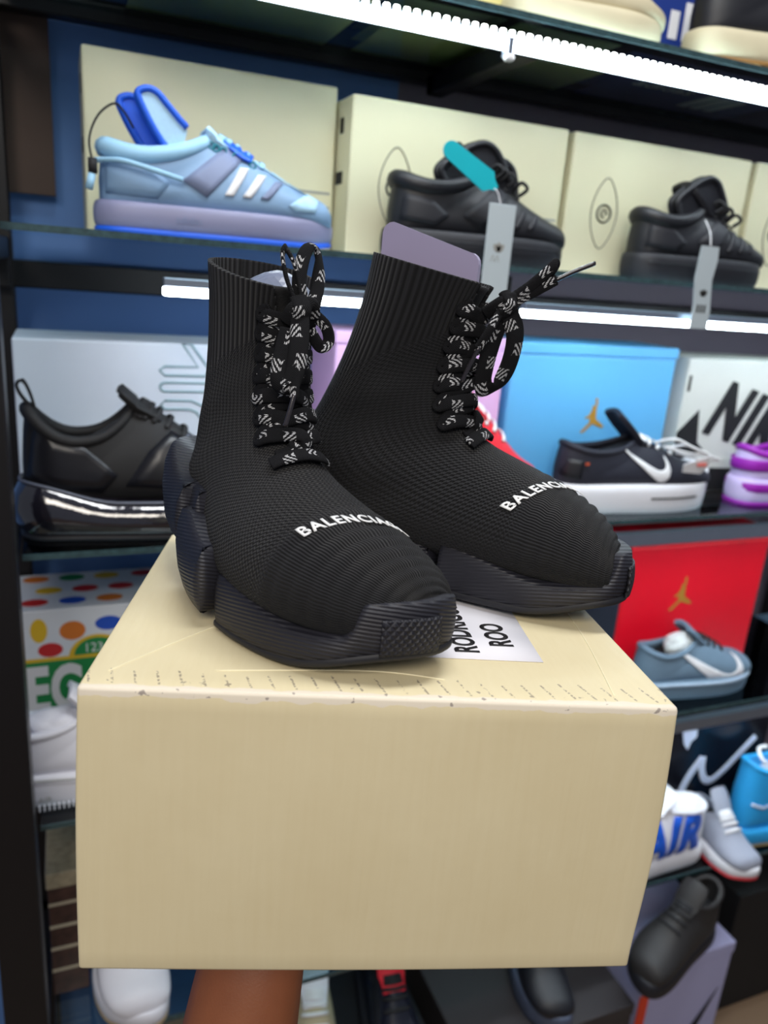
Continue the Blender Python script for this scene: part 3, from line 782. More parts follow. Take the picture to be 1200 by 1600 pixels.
# ------------------------------------------------------------------ generic low sneaker
def sneaker(name, label, cat, loc, rz, L_=.30, hs=1.0, up=None, sole=None, soleh=.032, tongue=None, collar=None, lace=None, lining=None, group=None,
            outsole=None, flare=1.02, collar_h=0.0, nlace=6, tong_h=0.0, tong_tilt=0.0, wf=1.0, mirror=1, collar_r=.007, sole_top=None, tong=True, toe_h=0.0, dip=.018, bulge=.002):
    root = empty(name, loc, rz); tag(root, label, cat, group)
    k = L_
    h = lambda z: soleh-.012+(z-.02)*hs
    ch = collar_h
    LF = Loft([(k*.985, h(.036), k*.985, h(.026), .008*wf, .006),
               (k*.972, h(.050)+toe_h*.7, k*.965, h(.02), .026*wf, .005),
               (k*.93, h(.062)+toe_h, k*.92, h(.02), .040*wf, .003),
               (k*.85, h(.070)+toe_h, k*.82, h(.02), .047*wf, -.001),
               (k*.75, h(.083), k*.66, h(.02), .049*wf, -.004),
               (k*.66, h(.100), k*.45, h(.02), .045*wf, -.003),
               (k*.585, h(.115), k*.22, h(.02), .041*wf, -.001),
               (k*.535, h(.124), k*.04, h(.022), .038*wf, 0),
               (k*.505, h(.128), k*.015, h(.050), .037*wf, 0),
               (k*.485, h(.131), k*.022, h(.088)+ch*.5, .035*wf, 0),
               (k*.47, h(.133), k*.035, h(.112)+ch, .033*wf, 0)], dip=dip, egg=.14)
    hole = lambda t, ph: t > .60 and (ph if ph < pi else 2*pi-ph) < .30*smooth(.60, .75, t)
    u = LF.build('upper', up, root, 60, 64, mirror, hole, None, .004)
    bv = bvh_of(u)
    O = [Vector((p.x-L_*.004, p.y*flare*.92*wf, 0)) for p in outline(90, L_*1.008, 1, mirror)]
    def zb(q): return .004*smooth(.85*L_, L_, q.x)
    ow = .006 if outsole else 0
    st = sole_top if sole_top else (lambda q: soleh)
    block('sole', O, lambda q: zb(q)+ow, st, sole, root, bulge, .003)
    if outsole: block('outsole', [Vector((p.x, p.y*1.005, 0)) for p in O], zb, lambda q: zb(q)+ow+.001, outsole, root, .001, .001)
    mm = lambda v: Vector((v.x, v.y*mirror, v.z))
    # padded collar roll
    if collar:
        a0 = .42
        pts = [mm(LF.pt(1.0, a0+(2*pi-2*a0)*i/40, -.002)) for i in range(41)]
        tube('collar', pts, lambda s: collar_r*(.65+.35*sin(pi*s)), collar, root, 10)
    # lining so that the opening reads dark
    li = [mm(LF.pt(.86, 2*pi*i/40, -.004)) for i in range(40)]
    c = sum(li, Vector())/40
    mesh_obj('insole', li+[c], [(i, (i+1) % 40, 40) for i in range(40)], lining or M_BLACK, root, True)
    if tong:
        n = 14; V = []; F = []
        T0_ = LF.pt(.62, 0, -.004); T1_ = LF.pt(.97, 0, -.002)
        for i in range(n):
            s = i/(n-1)
            base = LF.pt(.62+.36*min(1, s/.7), 0, -.004)
            if s > .7:
                e = (s-.7)/.3; d = (T1_-T0_).normalized()
                base = T1_+(d*(1-tong_tilt)+Vector((-tong_tilt, 0, .35)))*e*(.040+tong_h)
            wd = (.020+.008*s)*wf*(1 if s < .9 else 1-.25*((s-.9)/.1))
            for j in range(9):
                a = -1+j/4; V.append(mm(base+Vector((-.004*a*a, wd*a, -.007*a*a))))
        for i in range(n-1):
            for j in range(8): F.append((i*9+j, i*9+j+1, (i+1)*9+j+1, (i+1)*9+j))
        tg = mesh_obj('tongue', V, F, tongue or up, root, True); md = tg.modifiers.new('t', 'SOLIDIFY'); md.thickness = .009; md.offset = 0
        bb = tg.modifiers.new('b', 'BEVEL'); bb.width = .003; bb.segments = 2; bb.limit_method = 'ANGLE'
    if lace:
        for i in range(nlace):
            t = .50+.36*i/(nlace-1)
            A = .62
            pts = [mm(LF.pt(t, a, .0015+.003*cos(a*2.2))) for a in (-A, -A*.6, 0, A*.6, A)]
            tube('lace', pts, 0, lace, root, 8, res=16, flat=(.007, .0028), normals=[LF.nrm(t, a) for a in (-A, -A*.6, 0, A*.6, A)])
    return root, LF, bv
def swoosh(x0, z0, s, flip=1, rot=0.0):
    """tick mark: tail to the right and up from a rounded hook"""
    up_ = [(0, .30), (.03, .42), (.10, .52), (.085, .40), (.12, .32), (.20, .29), (.32, .31), (.60, .42), (1.0, .60)]
    lo_ = [(1.0, .60), (.60, .33), (.34, .17), (.20, .11), (.09, .12), (.02, .19)]
    P = [(p.x, p.y) for p in catmull([(a, b, 0) for a, b in up_], 30)]+[(p.x, p.y) for p in catmull([(a, b, 0) for a, b in lo_], 24)][1:]
    out = []
    for a, b in P:
        a = (a-.5)*flip; b -= .32; a, b = a*cos(rot)-b*sin(rot), a*sin(rot)+b*cos(rot)
        out.append((x0+a*s, z0+b*s))
    return out
def rect(x0, z0, x1, z1): return [(x0, z0), (x1, z0), (x1, z1), (x0, z1)]
def para(xa, za, xb, zb, w):
    """stripe from (xa,za) to (xb,zb), width w along x"""
    n = 6; P = []
    for i in range(n+1): s = i/n; P.append((xa+(xb-xa)*s-w/2, za+(zb-za)*s))
    for i in range(n, -1, -1): s = i/n; P.append((xa+(xb-xa)*s+w/2, za+(zb-za)*s))
    return P
UP = SHELF['upper']; MI = SHELF['middle']; LO = SHELF['lower']; BT = SHELF['bottom']

# 1 pale blue shoe with three stripes
cB = dict(b1=mat('pale blue leather', rgb(122, 154, 188), .55, 0, .06, 30, bump=.1), b2=mat('sky padding', rgb(150, 195, 225), .6, 0, .05, 30), b3=mat('royal blue rubber', rgb(20, 90, 215), .5),
          g=mat('lilac grey leather', rgb(118, 130, 162), .6, 0, .05, 30), w=mat('frosted grey sole', rgb(128, 130, 162), .5, 0, .05, 30), t=mat('icy mesh', rgb(170, 208, 235), .8, 0, .08, 200, bump=.2, bscale=800))
sh, LF, bv = sneaker('sneaker', 'pale blue low sneaker with double tongue and bright blue sole line', 'shoe', (.043, 1.083, UP), 0, .308, .90, cB['b1'], cB['w'], .037, cB['t'], cB['b2'], cB['b2'], cB['b3'],
                     'sneakers on the upper glass shelf', cB['b3'], 1.04, -.010, 6, -.028, .1, 1.0, collar_r=.012)
side_decal('heel_panel', [(.012, .044), (.07, .043), (.085, .062), (.06, .080), (.03, .085), (.012, .08)], cB['b1'], sh, bv)
side_decal('strap', [(.10, .066), (.155, .112), (.175, .098), (.128, .050)], cB['g'], sh, bv, off=.002)
for i in range(3):
    x = .163+i*.022
    side_decal('stripe', para(x-.008, .054, x+.013, .088-.006*i, .011), M_WHITE if i < 2 else cB['g'], sh, bv, off=.0016)
side_decal('toe_panel', [(.23, .05), (.262, .068), (.275, .060), (.268, .045), (.24, .044)], cB['t'], sh, bv, off=.0012)
side_decal('strap_buckle', [(.150, .115), (.156, .124), (.166, .124), (.190, .102), (.184, .094), (.172, .098)], cB['b3'], sh, bv, off=.004, thick=.003)
side_decal('eyestay', [(.166, .108), (.180, .121), (.268, .076), (.258, .064)], cB['b2'], sh, bv, off=.0022)
for i in range(5):
    t = .83-.075*i; p = LF.pt(t, -.72, .002)
    tube('eyelet', [p+Vector((.004*cos(a), 0, .004*sin(a))) for a in [2*pi*k/10 for k in range(10)]], .0012, mat('teal eyelet', rgb(30, 130, 150), .4), sh, 6, closed=True)
LOBE = [(.088, .098), (.0765, .11), (.065, .127), (.055, .145), (.05, .157), (.0535, .162), (.063, .1645), (.073, .161), (.086, .148), (.098, .136), (.107, .126), (.103, .11)]
def lobes(sh, outl, m, em, y0, th, er):
    rr_ = [(p.x, p.y) for p in catmull([(a, b, 0) for a, b in outl], 40)]
    tp = plate('tongue_pad', rr_, th, m, sh, front(0, y0+th, 0))
    tube('tongue_edge', [(a, y0, b) for a, b in rr_[:36]], er, em, tp, 8); tube('tongue_edge', [(a, y0+th, b) for a, b in rr_[:36]], er, em, tp, 8)
lobes(sh, LOBE, cB['t'], cB['b3'], -.026, .012, .004)
lobes(sh, [(a-.019, b-.006) for a, b in LOBE], cB['b3'], cB['b3'], .004, .014, .004)
tube('heel_cord', [(.0, -.032, .066), (-.006, -.032, .098), (.004, -.032, .126), (.022, -.03, .142), (.033, -.026, .137), (.045, -.02, .12)], .0014, M_BLACK, sh, 6, res=30)
tube('rope', [(.0, -.018, .08), (.03, -.046, .080), (.07, -.052, .072), (.098, -.052, .066)], .0032, cB['b2'], sh, 8, res=24)
tube('toggle', [(-.003, -.034, .080), (-.003, -.036, .064)], .0055, M_BLACK, sh, 10)
tube('toggle_cap', [(-.004, -.036, .063), (-.008, -.038, .046)], .0045, cB['b2'], sh, 10)
text('lettering', 'adidas', .012, cB['g'], sh, front(.09, -.0525, .017), spacing=1.1)

# 2 and 3 black low sneakers
def black_low(loc, label, L_, hs):
    sh, LF, bv = sneaker('sneaker', label, 'shoe', loc, 0, L_, hs, M_BLACKL, M_BLACKSOLE, .040, M_BLACKL, M_BLACKL, M_BLACK, M_BLACK, 'sneakers on the upper glass shelf', None, 1.04, -.004, 6, .006, .15, 1.0, collar_r=.012)
    side_decal('heel_panel', [(.012, .05), (.06, .045), (.08, .06), (.055, .078), (.015, .085)], M_BLACKSOLE, sh, bv, off=.0015)
    side_decal('strap', [(.10, .062), (.155, .108), (.178, .094), (.130, .048)], M_BLACKSOLE, sh, bv, off=.0022)
    for i in range(3): side_decal('stripe', para(.160+i*.022, .052, .178+i*.02, .085-.006*i, .010), M_BLACKSOLE, sh, bv, off=.0018)
    q = L_/.305
    lobes(sh, [(.088*q, .098*hs/.88), (.074*q, .115), (.075*q, .127), (.10*q, .146), (.122*q, .158), (.139*q, .162), (.156*q, .156), (.172*q, .138), (.187*q, .115), (.192*q, .097)], M_BLACKL, M_BLACKL, -.020, .016, .005)
    lobes(sh, [(.168*q, .098), (.176*q, .122), (.172*q, .142), (.19*q, .146), (.206*q, .133), (.213*q, .105), (.21*q, .09)], M_BLACKL, M_BLACKL, .006, .014, .005)
    for i in range(4):
        p = LF.pt(.80-.09*i, -.3, .004)
        tube('lace_bow', [p+Vector((0, 0, 0)), p+Vector((.006, -.012, .012)), p+Vector((.014, -.018, .004)), p+Vector((.006, -.010, -.006))], .0026, M_BLACK, sh, 6, res=16)
    tube('sole_line', [(q.x, q.y*1.09-.0, .026) for q in outline(60, L_, .98)], .0009, M_BLACKL, sh, 5, closed=True)
    return sh
s2 = black_low((.428, 1.083, UP), 'black low sneaker with a turquoise tag hung on its tongue', .298, .88)
s3 = black_low((.855, 1.083, UP), 'black low sneaker at the right with a narrow white paper tag', .275, .82)
# tags hanging on the black shoes (world space)
M_CYAN = mat('turquoise plastic', rgb(20, 175, 190), .4)
M_TAG = mat('grey white card tag', rgb(178, 190, 196), .6, 0, .03)
def trefoil(parent, M, s, m):
    """three rounded leaves crossed by lines"""
    for a in (-38, 0, 38):
        ca, sa = cos(radians(a)), sin(radians(a)); pts = []
        for k in range(20):
            t = 2*pi*k/20; x, y = .26*sin(t)*(1 if True else 0), .45+.45*cos(t); pts.append(((x*ca+y*sa)*s, (-x*sa+y*ca)*s))
        plate('leaf', pts, .0003, m, parent, M)
et = tag(empty('security_tag', (.520, 1.02, 1.697)), 'turquoise plastic tag lying on the black shoe\'s tongue', 'tag')
pts = []
for k in range(9): a = radians(90+k*22.5); pts.append((-.034+.012*cos(a), .012*sin(a)))
pts += [(.034, -.015), (.042, -.007), (.050, -.003), (.050, .003), (.042, .007), (.034, .015)]
plate('plate', pts, .003, M_CYAN, et, frame((.0, 0, 0), (.88, 0, -.47), (.47, 0, .88)))
tube('dimple', [Vector((-.012, -.0015, .008))+Vector((.006*cos(a), 0, .006*sin(a))) for a in [2*pi*k/16 for k in range(16)]], .0008, mat('teal plastic', rgb(15, 140, 155), .4), et, 6, closed=True)
tube('string', [(.032, 0, -.021), (.045, -.004, -.028), (.052, -.006, -.05), (.048, -.006, -.064)], .0009, M_WHITE, et, 6, res=16)
ht = tag(empty('hang_tag', (.562, .992, 1.652)), 'white card hang tag dangling below the turquoise tag', 'tag')
box('card', -.020, .022, 0, .0015, -.135, 0, M_TAG, ht, .0004, 1)
trefoil(ht, front(.001, -.0002, -.062), .014, M_GREY)
text('lettering', '/\\/\\', .012, M_GREY, ht, front(-.010, -.0002, -.075))
ht2 = tag(empty('hang_tag', (.937, .992, 1.628)), 'narrow white paper tag hanging in front of the right black shoe', 'tag')
mesh_tag = plate('card', [(-.017, 0), (.018, 0), (.020, -.02), (.016, -.05), (.024, -.10), (.024, -.125), (-.012, -.125), (-.012, -.09), (-.019, -.05)], .0015, M_TAG, ht2, front(0, .0015, 0))
trefoil(ht2, front(.003, -.0003, -.075), .012, M_DARKPRINT)
for i in range(3): box('print_line', -.005+i*.007, -.001+i*.007, -.0006, 0, -.100, -.088, M_DARKPRINT, ht2)
tube('string', [(0, 0, 0), (.004, .01, .02), (.008, .03, .04)], .0009, M_WHITE, ht2, 6, res=12)

# cream boxes with the eye emblem
M_CREAM = mat('cream card', rgb(214, 208, 176), .55, 0, .03, 8)
M_HOLE = mat('dark opening', rgb(20, 18, 16), .9)
def cream_box(x0, x1, y, zt, label, emblem=True, d=.125):
    e = tag(empty('shoe_box', (x0, y, UP)), label, 'box', 'cream shoe boxes on the upper shelf'); w = x1-x0; h = zt-UP
    box('carton', 0, w, 0, d, 0, h, M_CREAM, e, .003, 2)
    for z0, z1 in ((h*.78, h*.88), (h*.46, h*.54)):
        o = box('side_slot', -.0006, .0006, .035 if z0 > h*.7 else .03, .05 if z0 > h*.7 else .06, z0, z1, M_HOLE, e)
    for i in range(3): box('stripe', w*.58, w*.985, -.0006, 0, h*.36-i*.02, h*.36-i*.02+.0035, M_GREY, e)
    if emblem:
        c = Vector((w*.20, -.0008, h*.46))
        pts = [(.0, .055), (.018, .034), (.026, 0), (.018, -.034), (0, -.055), (-.018, -.034), (-.026, 0), (-.018, .034)]
        tube('emblem_eye', [c+Vector((a, 0, b)) for a, b in pts], .0007, M_DARKPRINT, e, 5, closed=True, res=40)
        tube('emblem_ring', [c+Vector((.0135*cos(a), 0, .0135*sin(a))) for a in [2*pi*k/24 for k in range(24)]], .0016, M_DARKPRINT, e, 5, closed=True)
        tube('emblem_hook', [c+Vector((.006*cos(a), 0, .006*sin(a))) for a in [radians(30+25*k) for k in range(11)]], .0013, M_DARKPRINT, e, 5)
        box('emblem_bar', c.x, c.x+.009, -.0008, 0, c.z-.001, c.z+.001, M_DARKPRINT, e)
    return e
cream_box(.036, .386, 1.20, 1.803, 'cream shoe box standing behind the pale blue shoe', False)
cream_box(.390, .752, 1.142, 1.787, 'cream shoe box with eye emblem behind the shoe with turquoise tag')
cream_box(.764, 1.138, 1.142, 1.787, 'cream shoe box with eye emblem behind the rightmost black shoe')
cream_box(1.152, 1.505, 1.142, 1.787, 'cream shoe box cut off by the right edge of the picture')

# ------------------------------------------------------------------ middle shelf
M_PALE = mat('pale blue white card', rgb(216, 226, 242), .5, 0, .02)
e = tag(empty('shoe_box', (-.066, 1.17, MI)), 'pale white shoe box with large outlined letters behind the black air sole shoe', 'box'); 
box('carton', 0, .36, 0, .13, 0, .250, M_PALE, e, .003)
for z in (.03, .11, .18): box('side_slot', -.0006, .0006, .03, .06, z, z+.03, M_HOLE, e)
me_pts = []
M_OUTL = mat('pale teal print', rgb(136, 168, 180), .6)
def outline_loop(pts): tube('letter_outline', [(a, -.0005, b) for a, b in pts], .0019, M_OUTL, e, 5, closed=True)
def capsule(x0, x1, z, r):
    return [(x1+r*cos(radians(a)), z+r*sin(radians(a))) for a in range(-90, 91, 18)]+[(x0+r*cos(radians(a)), z+r*sin(radians(a))) for a in range(90, 271, 18)]
outline_loop([(.226, .250), (.248, .217), (.20, .217), (.193, .211), (.20, .204), (.258, .204), (.264, .211), (.262, .217), (.238, .250)])     # A
outline_loop(capsule(.20, .258, .187, .0065))                                                                          # I
outline_loop([(.20, .167), (.238, .167), (.258, .158), (.266, .14), (.266, .12), (.254, .12), (.254, .138), (.246, .150), (.236, .154), (.20, .154), (.194, .160)])   # R
# black shoe with a glossy air sole
M_AIR = mat('dark clear air sole', rgb(28, 26, 34), .08, 0, .3, 40, coat=1.0, spec=.9, bump=.3, bscale=90)
M_JET = mat('jet black neoprene', rgb(12, 12, 16), .7, 0, .1, 80, bump=.15, bscale=500)
M_JET2 = mat('satin black panel', rgb(20, 20, 26), .35, 0, .1, 80)
sh, LF, bv = sneaker('sneaker', 'black runner with glossy bubble sole and heel pull loop', 'shoe', (-.062, 1.085, MI), 0, .32, 1.22, M_JET, M_AIR, .058, M_JET, M_JET, M_BLACK, M_BLACK,
                     None, M_BLACKSOLE, 1.06, .012, 6, -.016, .25, 1.0, sole_top=lambda q: .076-.026*smooth(.0, .12, q.x)+.004*smooth(.2, .3, q.x), dip=.045, collar_r=.009, bulge=.011)
tube('heel_loop', [(.022, -.004, .168), (.008, -.006, .188), (.004, -.008, .202), (.012, -.008, .206), (.019, -.006, .19), (.024, -.004, .168)], 0, M_BLACK, sh, 8, res=24, flat=(.014, .004), normals=[(1, 0, .2)]*6)
tube('welt', [(q.x, q.y*.93, .078-.026*smooth(.0, .12, q.x)+.004*smooth(.2, .3, q.x)) for q in outline(60, .32, 1.0)], .0022, mat('grey welt', rgb(85, 90, 105), .5), sh, 6, closed=True)
side_decal('heel_panel', [(.012, .085), (.05, .072), (.10, .066), (.12, .09), (.075, .13), (.03, .165), (.02, .14)], M_JET2, sh, bv, off=.0025)
side_decal('side_panel', [(.13, .075), (.16, .12), (.19, .145), (.235, .118), (.262, .095), (.22, .07)], M_JET2, sh, bv, off=.002)
side_decal('lace_guard', [(.205, .135), (.212, .138), (.245, .112), (.238, .100)], mat('grey welt', rgb(85, 90, 105), .5), sh, bv, off=.003)
# pink box, blue box, white and black box
M_PINK = mat('pink card', rgb(222, 180, 226), .5, 0, .02)
e = tag(empty('shoe_box', (.385, 1.142, MI)), 'plain pink shoe box between the sock shoes and the blue box', 'box')
box('carton', 0, .300, 0, .13, 0, .262, M_PINK, e, .004); box('lid', -.002, .302, -.002, .132, .262, .282, M_PINK, e, .003); box('side_slot', .2995, .3015, .03, .06, .12, .16, M_HOLE, e)
M_SKY = mat('sky blue card', rgb(98, 178, 232), .5, 0, .02)
def jumper(parent, M, s, m):
    """leaping figure with spread legs and a raised arm holding a ball"""
    P = [(-.30, -.50), (-.22, -.53), (.02, -.22), (.30, -.36), (.36, -.30), (.10, -.05), (.09, .12), (.08, .30), (.10, .52), (.04, .52), (.02, .32), (-.04, .24), (-.10, .06), (-.20, .0), (-.21, -.05), (-.08, -.02), (-.06, -.18)]
    b = plate('figure', [(a*s*1.4, c*s) for a, c in P], .0005, m, parent, M)
    plate('head', [(-.015*s+.055*s*cos(2*pi*k/12), .33*s+.055*s*sin(2*pi*k/12)) for k in range(12)], .0005, m, parent, M)
    plate('ball', [(.075*s+.055*s*cos(2*pi*k/12), .58*s+.055*s*sin(2*pi*k/12)) for k in range(12)], .0005, m, parent, M)
e = tag(empty('shoe_box', (.700, 1.142, MI)), 'sky blue shoe box with a small gold leaping figure', 'box')
box('carton', 0, .350, 0, .13, 0, .258, M_SKY, e, .004); box('lid', -.002, .352, -.002, .132, .258, .278, M_SKY, e, .003)
box('side_slot', -.0006, .0006, .03, .06, .12, .16, M_HOLE, e)
jumper(e, front(.180, -.0006, .150), .055, M_GOLD)
M_WBOX = mat('white card', rgb(212, 214, 208), .5, 0, .02)
e = tag(empty('shoe_box', (1.082, 1.142, MI)), 'white shoe box with black lettering and tick at the right edge', 'box')
box('carton', 0, .36, 0, .13, 0, .262, M_WBOX, e, .003); box('side_slot', .006, .012, -.0006, .0006, .20, .23, M_HOLE, e)
plate('black_field', [(-.0, 0), (.36, 0), (.36, .075), (.20, .055), (.10, .065), (.055, .10), (.045, .165), (.02, .14), (0, .12)], .0006, M_BLACK, e, front(0, 0, 0.001))
plate('tick_edge', [(.06, .065), (.10, .05), (.20, .045), (.36, .06), (.36, .045), (.20, .025), (.09, .03), (.055, .05)], .0012, M_WBOX, e, front(0, 0, .02))
text('lettering', 'NIKE', .150, M_BLACK, e, Matrix(((.95, .46, 0, .062), (0, 0, -1, -.0016), (-.26, .86, 0, .128), (0, 0, 0, 1))), off=.008, sx=.70, spacing=1.12)
# black shoe with white tick
M_NAVY = mat('navy black canvas', rgb(26, 28, 42), .7, 0, .08, 60, bump=.2)
M_WSOLE = mat('white rubber', rgb(224, 224, 230), .5, 0, .03)
sh, LF, bv = sneaker('sneaker', 'navy black low sneaker with white tick and thick white sole', 'shoe', (.772, 1.083, MI), 0, .342, .80, M_NAVY, M_WSOLE, .052, M_NAVY, M_NAVY, M_WHITE, M_BLACK,
                     None, None, 1.06, .004, 5, .018, -.15, 1.0, collar_r=.006, sole_top=lambda q: .050+.030*smooth(.285, .33, q.x))
side_decal('tick', swoosh(.158, .082, .105, -1, radians(-6)), M_WHITE, sh, bv, off=.0018)
side_decal('heel_patch', [(.004, .062), (.034, .062), (.036, .092), (.012, .094)], M_BLACKL, sh, bv, off=.002)
box('small_tab', .036, .043, -.0385, -.036, .086, .090, mat('orange tab', rgb(190, 80, 40), .6), sh)
tube('sole_slot', [(q.x, q.y*.92*1.06-.0018, .028) for q in outline(120, .345) if q.y < 0 and .165 < q.x < .28], .002, M_DARKPRINT, sh, 6)
for i in range(2):
    p = LF.pt(.62-.1*i, -.35, .004)
    tube('lace_bow', [p, p+Vector((.02, -.025, .012)), p+Vector((.05, -.04, .0)), p+Vector((.085, -.045, -.012)), p+Vector((.05, -.035, -.012)), p+Vector((.01, -.015, -.004))], .0026, M_WHITE, sh, 6, res=30)
ht3 = tag(empty('hang_tag', (1.005, 1.03, MI+.088)), 'white paper tag tied to the laces of the navy black shoe', 'tag')
plate('card', [(0, 0), (.045, .014), (.052, -.008), (.04, -.022), (.004, -.016)], .002, M_WHITE, ht3, frame((0, 0, 0), (1, -.2, .1), (0, -.3, 1)))
box('print_line', .022, .042, -.0115, -.0095, -.002, .004, mat('coral print', rgb(230, 120, 110), .6), ht3)
# shoe in purple and white stripes at the right edge
M_PURP = mat('purple rubber', rgb(150, 30, 170), .5)
M_LILAC = mat('lilac leather', rgb(205, 190, 235), .55)
sh, LF, bv = sneaker('sneaker', 'lilac sneaker with purple bands cut off by the right edge', 'shoe', (1.178, 1.075, MI), 0, .29, .75, M_LILAC, M_LILAC, .050, M_LILAC, M_PURP, M_WHITE, M_PURP, None, M_PURP, 1.05)
for z0, z1 in ((.026, .044), (.066, .088)):
    tube('band', [(q.x, q.y*1.03, (z0+z1)/2) for q in outline(60, .292, 1.0 if z0 < .05 else .86)], 0, M_PURP, sh, 8, closed=True, flat=(z1-z0, .004), normals=[Vector((q.x-.13, q.y*3, 0)) for q in outline(60, .292, 1.0)])
# red shoe half hidden behind the rear sock shoe
M_RED = mat('red mesh', rgb(215, 25, 45), .6, 0, .05, 60)
sneaker('sneaker', 'red sneaker half hidden behind the rear sock shoe', 'shoe', (.468, 1.075, MI), 0, .27, 1.5, M_RED, M_WSOLE, .03, M_RED, M_RED, M_WHITE, M_BLACK)

# ------------------------------------------------------------------ lower shelf
M_REDB = mat('red card', rgb(240, 10, 38), .45, 0, .03, 5)
e = tag(empty('shoe_box', (1.045, 1.165, LO)), 'red shoe box with a gold leaping figure on the lower shelf', 'box')
box('carton', 0, .38, 0, .13, 0, .285, M_REDB, e, .004); box('lid', -.002, .382, -.002, .132, .285, .306, M_REDB, e, .003)
jumper(e, front(.155, -.0006, .170), .066, M_GOLD); box('end_panel', -.0035, -.002, .004, .126, .004, .282, mat('slate card', rgb(62, 68, 84), .6), e)
M_STEEL = mat('grey blue suede', rgb(102, 126, 146), .75, 0, .06, 60, bump=.2)
sh, LF, bv = sneaker('sneaker', 'grey blue low sneaker with white tick in front of the red box', 'shoe', (1.035, 1.085, LO), 0, .30, .82, M_STEEL, M_STEEL, .040, M_STEEL, M_STEEL, M_BLACK, M_BLACK, None, None, 1.05, .0, 6, .0, .1)
side_decal('tick', swoosh(.145, .058, .19, -1, radians(-4)), M_WHITE, sh, bv, off=.0018)
tube('sole_stripe', [(q.x, q.y*1.02, .036) for q in outline(60, .30, 1.0)], .004, mat('pale grey piping', rgb(165, 185, 205), .6), sh, 6, closed=True)
t_ = crumple('paper_stuffing', mat('white tissue', rgb(220, 226, 226), .7), (0, 0, 0), .032, .022, .026, 11, None, .4); t_.location = (1.135, 1.083, LO+.102); tag(t_, 'crumpled white paper stuffed in the grey blue sneaker', 'paper')
# patterned white box at the left
e = tag(empty('shoe_box', (-.09, 1.18, LO)), 'white box printed with coloured spots and a green sign', 'box')
M_PRW = mat('glossy white print', rgb(220, 226, 234), .35, 0, .02)
box('carton', 0, .36, 0, .15, 0, .250, M_PRW, e, .003)
SP = dict(y=mat('yellow ink', rgb(225, 185, 40), .5), o=mat('orange ink', rgb(215, 120, 40), .5), b=mat('blue ink', rgb(30, 80, 190), .5), r=mat('red ink', rgb(200, 40, 40), .5), g=mat('green ink', rgb(30, 135, 70), .5), k=M_BLACK)
def spot(x, z, rx, rz_, m, M=None):
    plate('printed_spot', [(x+rx*cos(2*pi*k/18), z+rz_*sin(2*pi*k/18)) for k in range(18)], .0004, SP[m], e, M or front(0, -.0001, 0))
for a in ((.035, .216, .012, .020, 'y'), (.083, .212, .019, .016, 'o'), (.136, .220, .020, .012, 'b'), (.05, .182, .018, .012, 'r'), (.18, .21, .018, .014, 'y'), (.22, .19, .018, .012, 'r')): spot(*a)
Mt = frame((0, 0, .2501), (1, 0, 0), (0, 1, 0))
for i, a in enumerate([(x, y) for y in (.03, .075, .125) for x in (.03, .085, .14, .20)]): spot(a[0]+(.02 if i//4 % 2 else 0), a[1], .02, .013, 'rbogyr'[i % 6], Mt)
plate('green_band', rect(0, .04, .24, .163), .0006, SP['g'], e, front(0, -.0001, 0)); plate('yellow_edge', rect(0, .163, .24, .169), .0006, SP['y'], e, front(0, -.0001, 0))
plate('sign_arch_edge', [(.118+.042*cos(pi*k/16), .166+.036*sin(pi*k/16)) for k in range(17)], .0005, SP['y'], e, front(0, -.0001, 0))
plate('sign_arch', [(.118+.034*cos(pi*k/16), .169+.028*sin(pi*k/16)) for k in range(17)], .0009, SP['g'], e, front(0, -.0001, 0))
text('lettering', '123', .022, M_WHITE, e, front(.098, -.0012, .173), sx=.9)
text('lettering', 'EC', .108, M_WHITE, e, front(.012, -.0009, .078), off=.004, sx=.62, spacing=1.05)
sh, LF, bv = sneaker('sneaker', 'white leather sneaker filled with white tissue beside the rack post', 'shoe', (-.118, 1.085, LO), 0, .30, .90, M_WHITEL, M_WHITEL, .050, M_WHITEL, M_WHITEL, M_WHITE, M_WHITEL, None, None, 1.05, .0, 5, .0, .1)
tube('sole_line', [(q.x, q.y*1.03, .046) for q in outline(60, .30, 1.0)], .0012, M_GREY, sh, 5, closed=True)
for i in range(24): box('sole_rib', .03+i*.0065, .032+i*.0065, -.0585, -.053, .004, .012, M_WHITEL, sh)
text('lettering', 'AIR', .012, M_GREY, sh, front(.056, -.0592, .020))
t_ = crumple('paper_stuffing', M_WHITEL, (0, 0, 0), .05, .028, .022, 5, None, .35); t_.location = (-.035, 1.083, LO+.112); tag(t_, 'crumpled white tissue in the white leather sneaker', 'paper')

# ------------------------------------------------------------------ bottom shelf
M_GLOSSK = mat('glossy black card', rgb(16, 17, 24), .25, 0, .1, 10)
e = tag(empty('shoe_box', (1.225, 1.13, BT)), 'glossy black box with a big white outlined tick', 'box')
box('carton', 0, .30, 0, .16, 0, .325, M_GLOSSK, e, .003); box('lid', -.002, .302, -.002, .162, .325, .345, M_GLOSSK, e, .003)
M_SIL = mat('silver white print', rgb(200, 210, 232), .4)
tube('tick_outline', [(.105, -.001, .185), (.075, -.001, .14), (.055, -.001, .08), (.06, -.001, .03), (.085, -.001, .012)], .007, M_SIL, e, 8, res=24, flat=(.022, .0016), normals=[(0, -1, 0)]*5)
tube('tick_outline', [(.105, -.0012, .185), (.11, -.0012, .15), (.125, -.0012, .122), (.15, -.0012, .115), (.19, -.0012, .145), (.26, -.0012, .215)], .007, M_SIL, e, 8, res=24, flat=(.019, .0016), normals=[(0, -1, 0)]*6)
plate('mark', [(.028, .262), (.045, .285), (.068, .275), (.072, .245), (.058, .235), (.052, .215), (.038, .232)], .0008, M_SIL, e, front(0, 0, 0))
M_BLUEP = mat('cobalt print', rgb(15, 85, 200), .5)
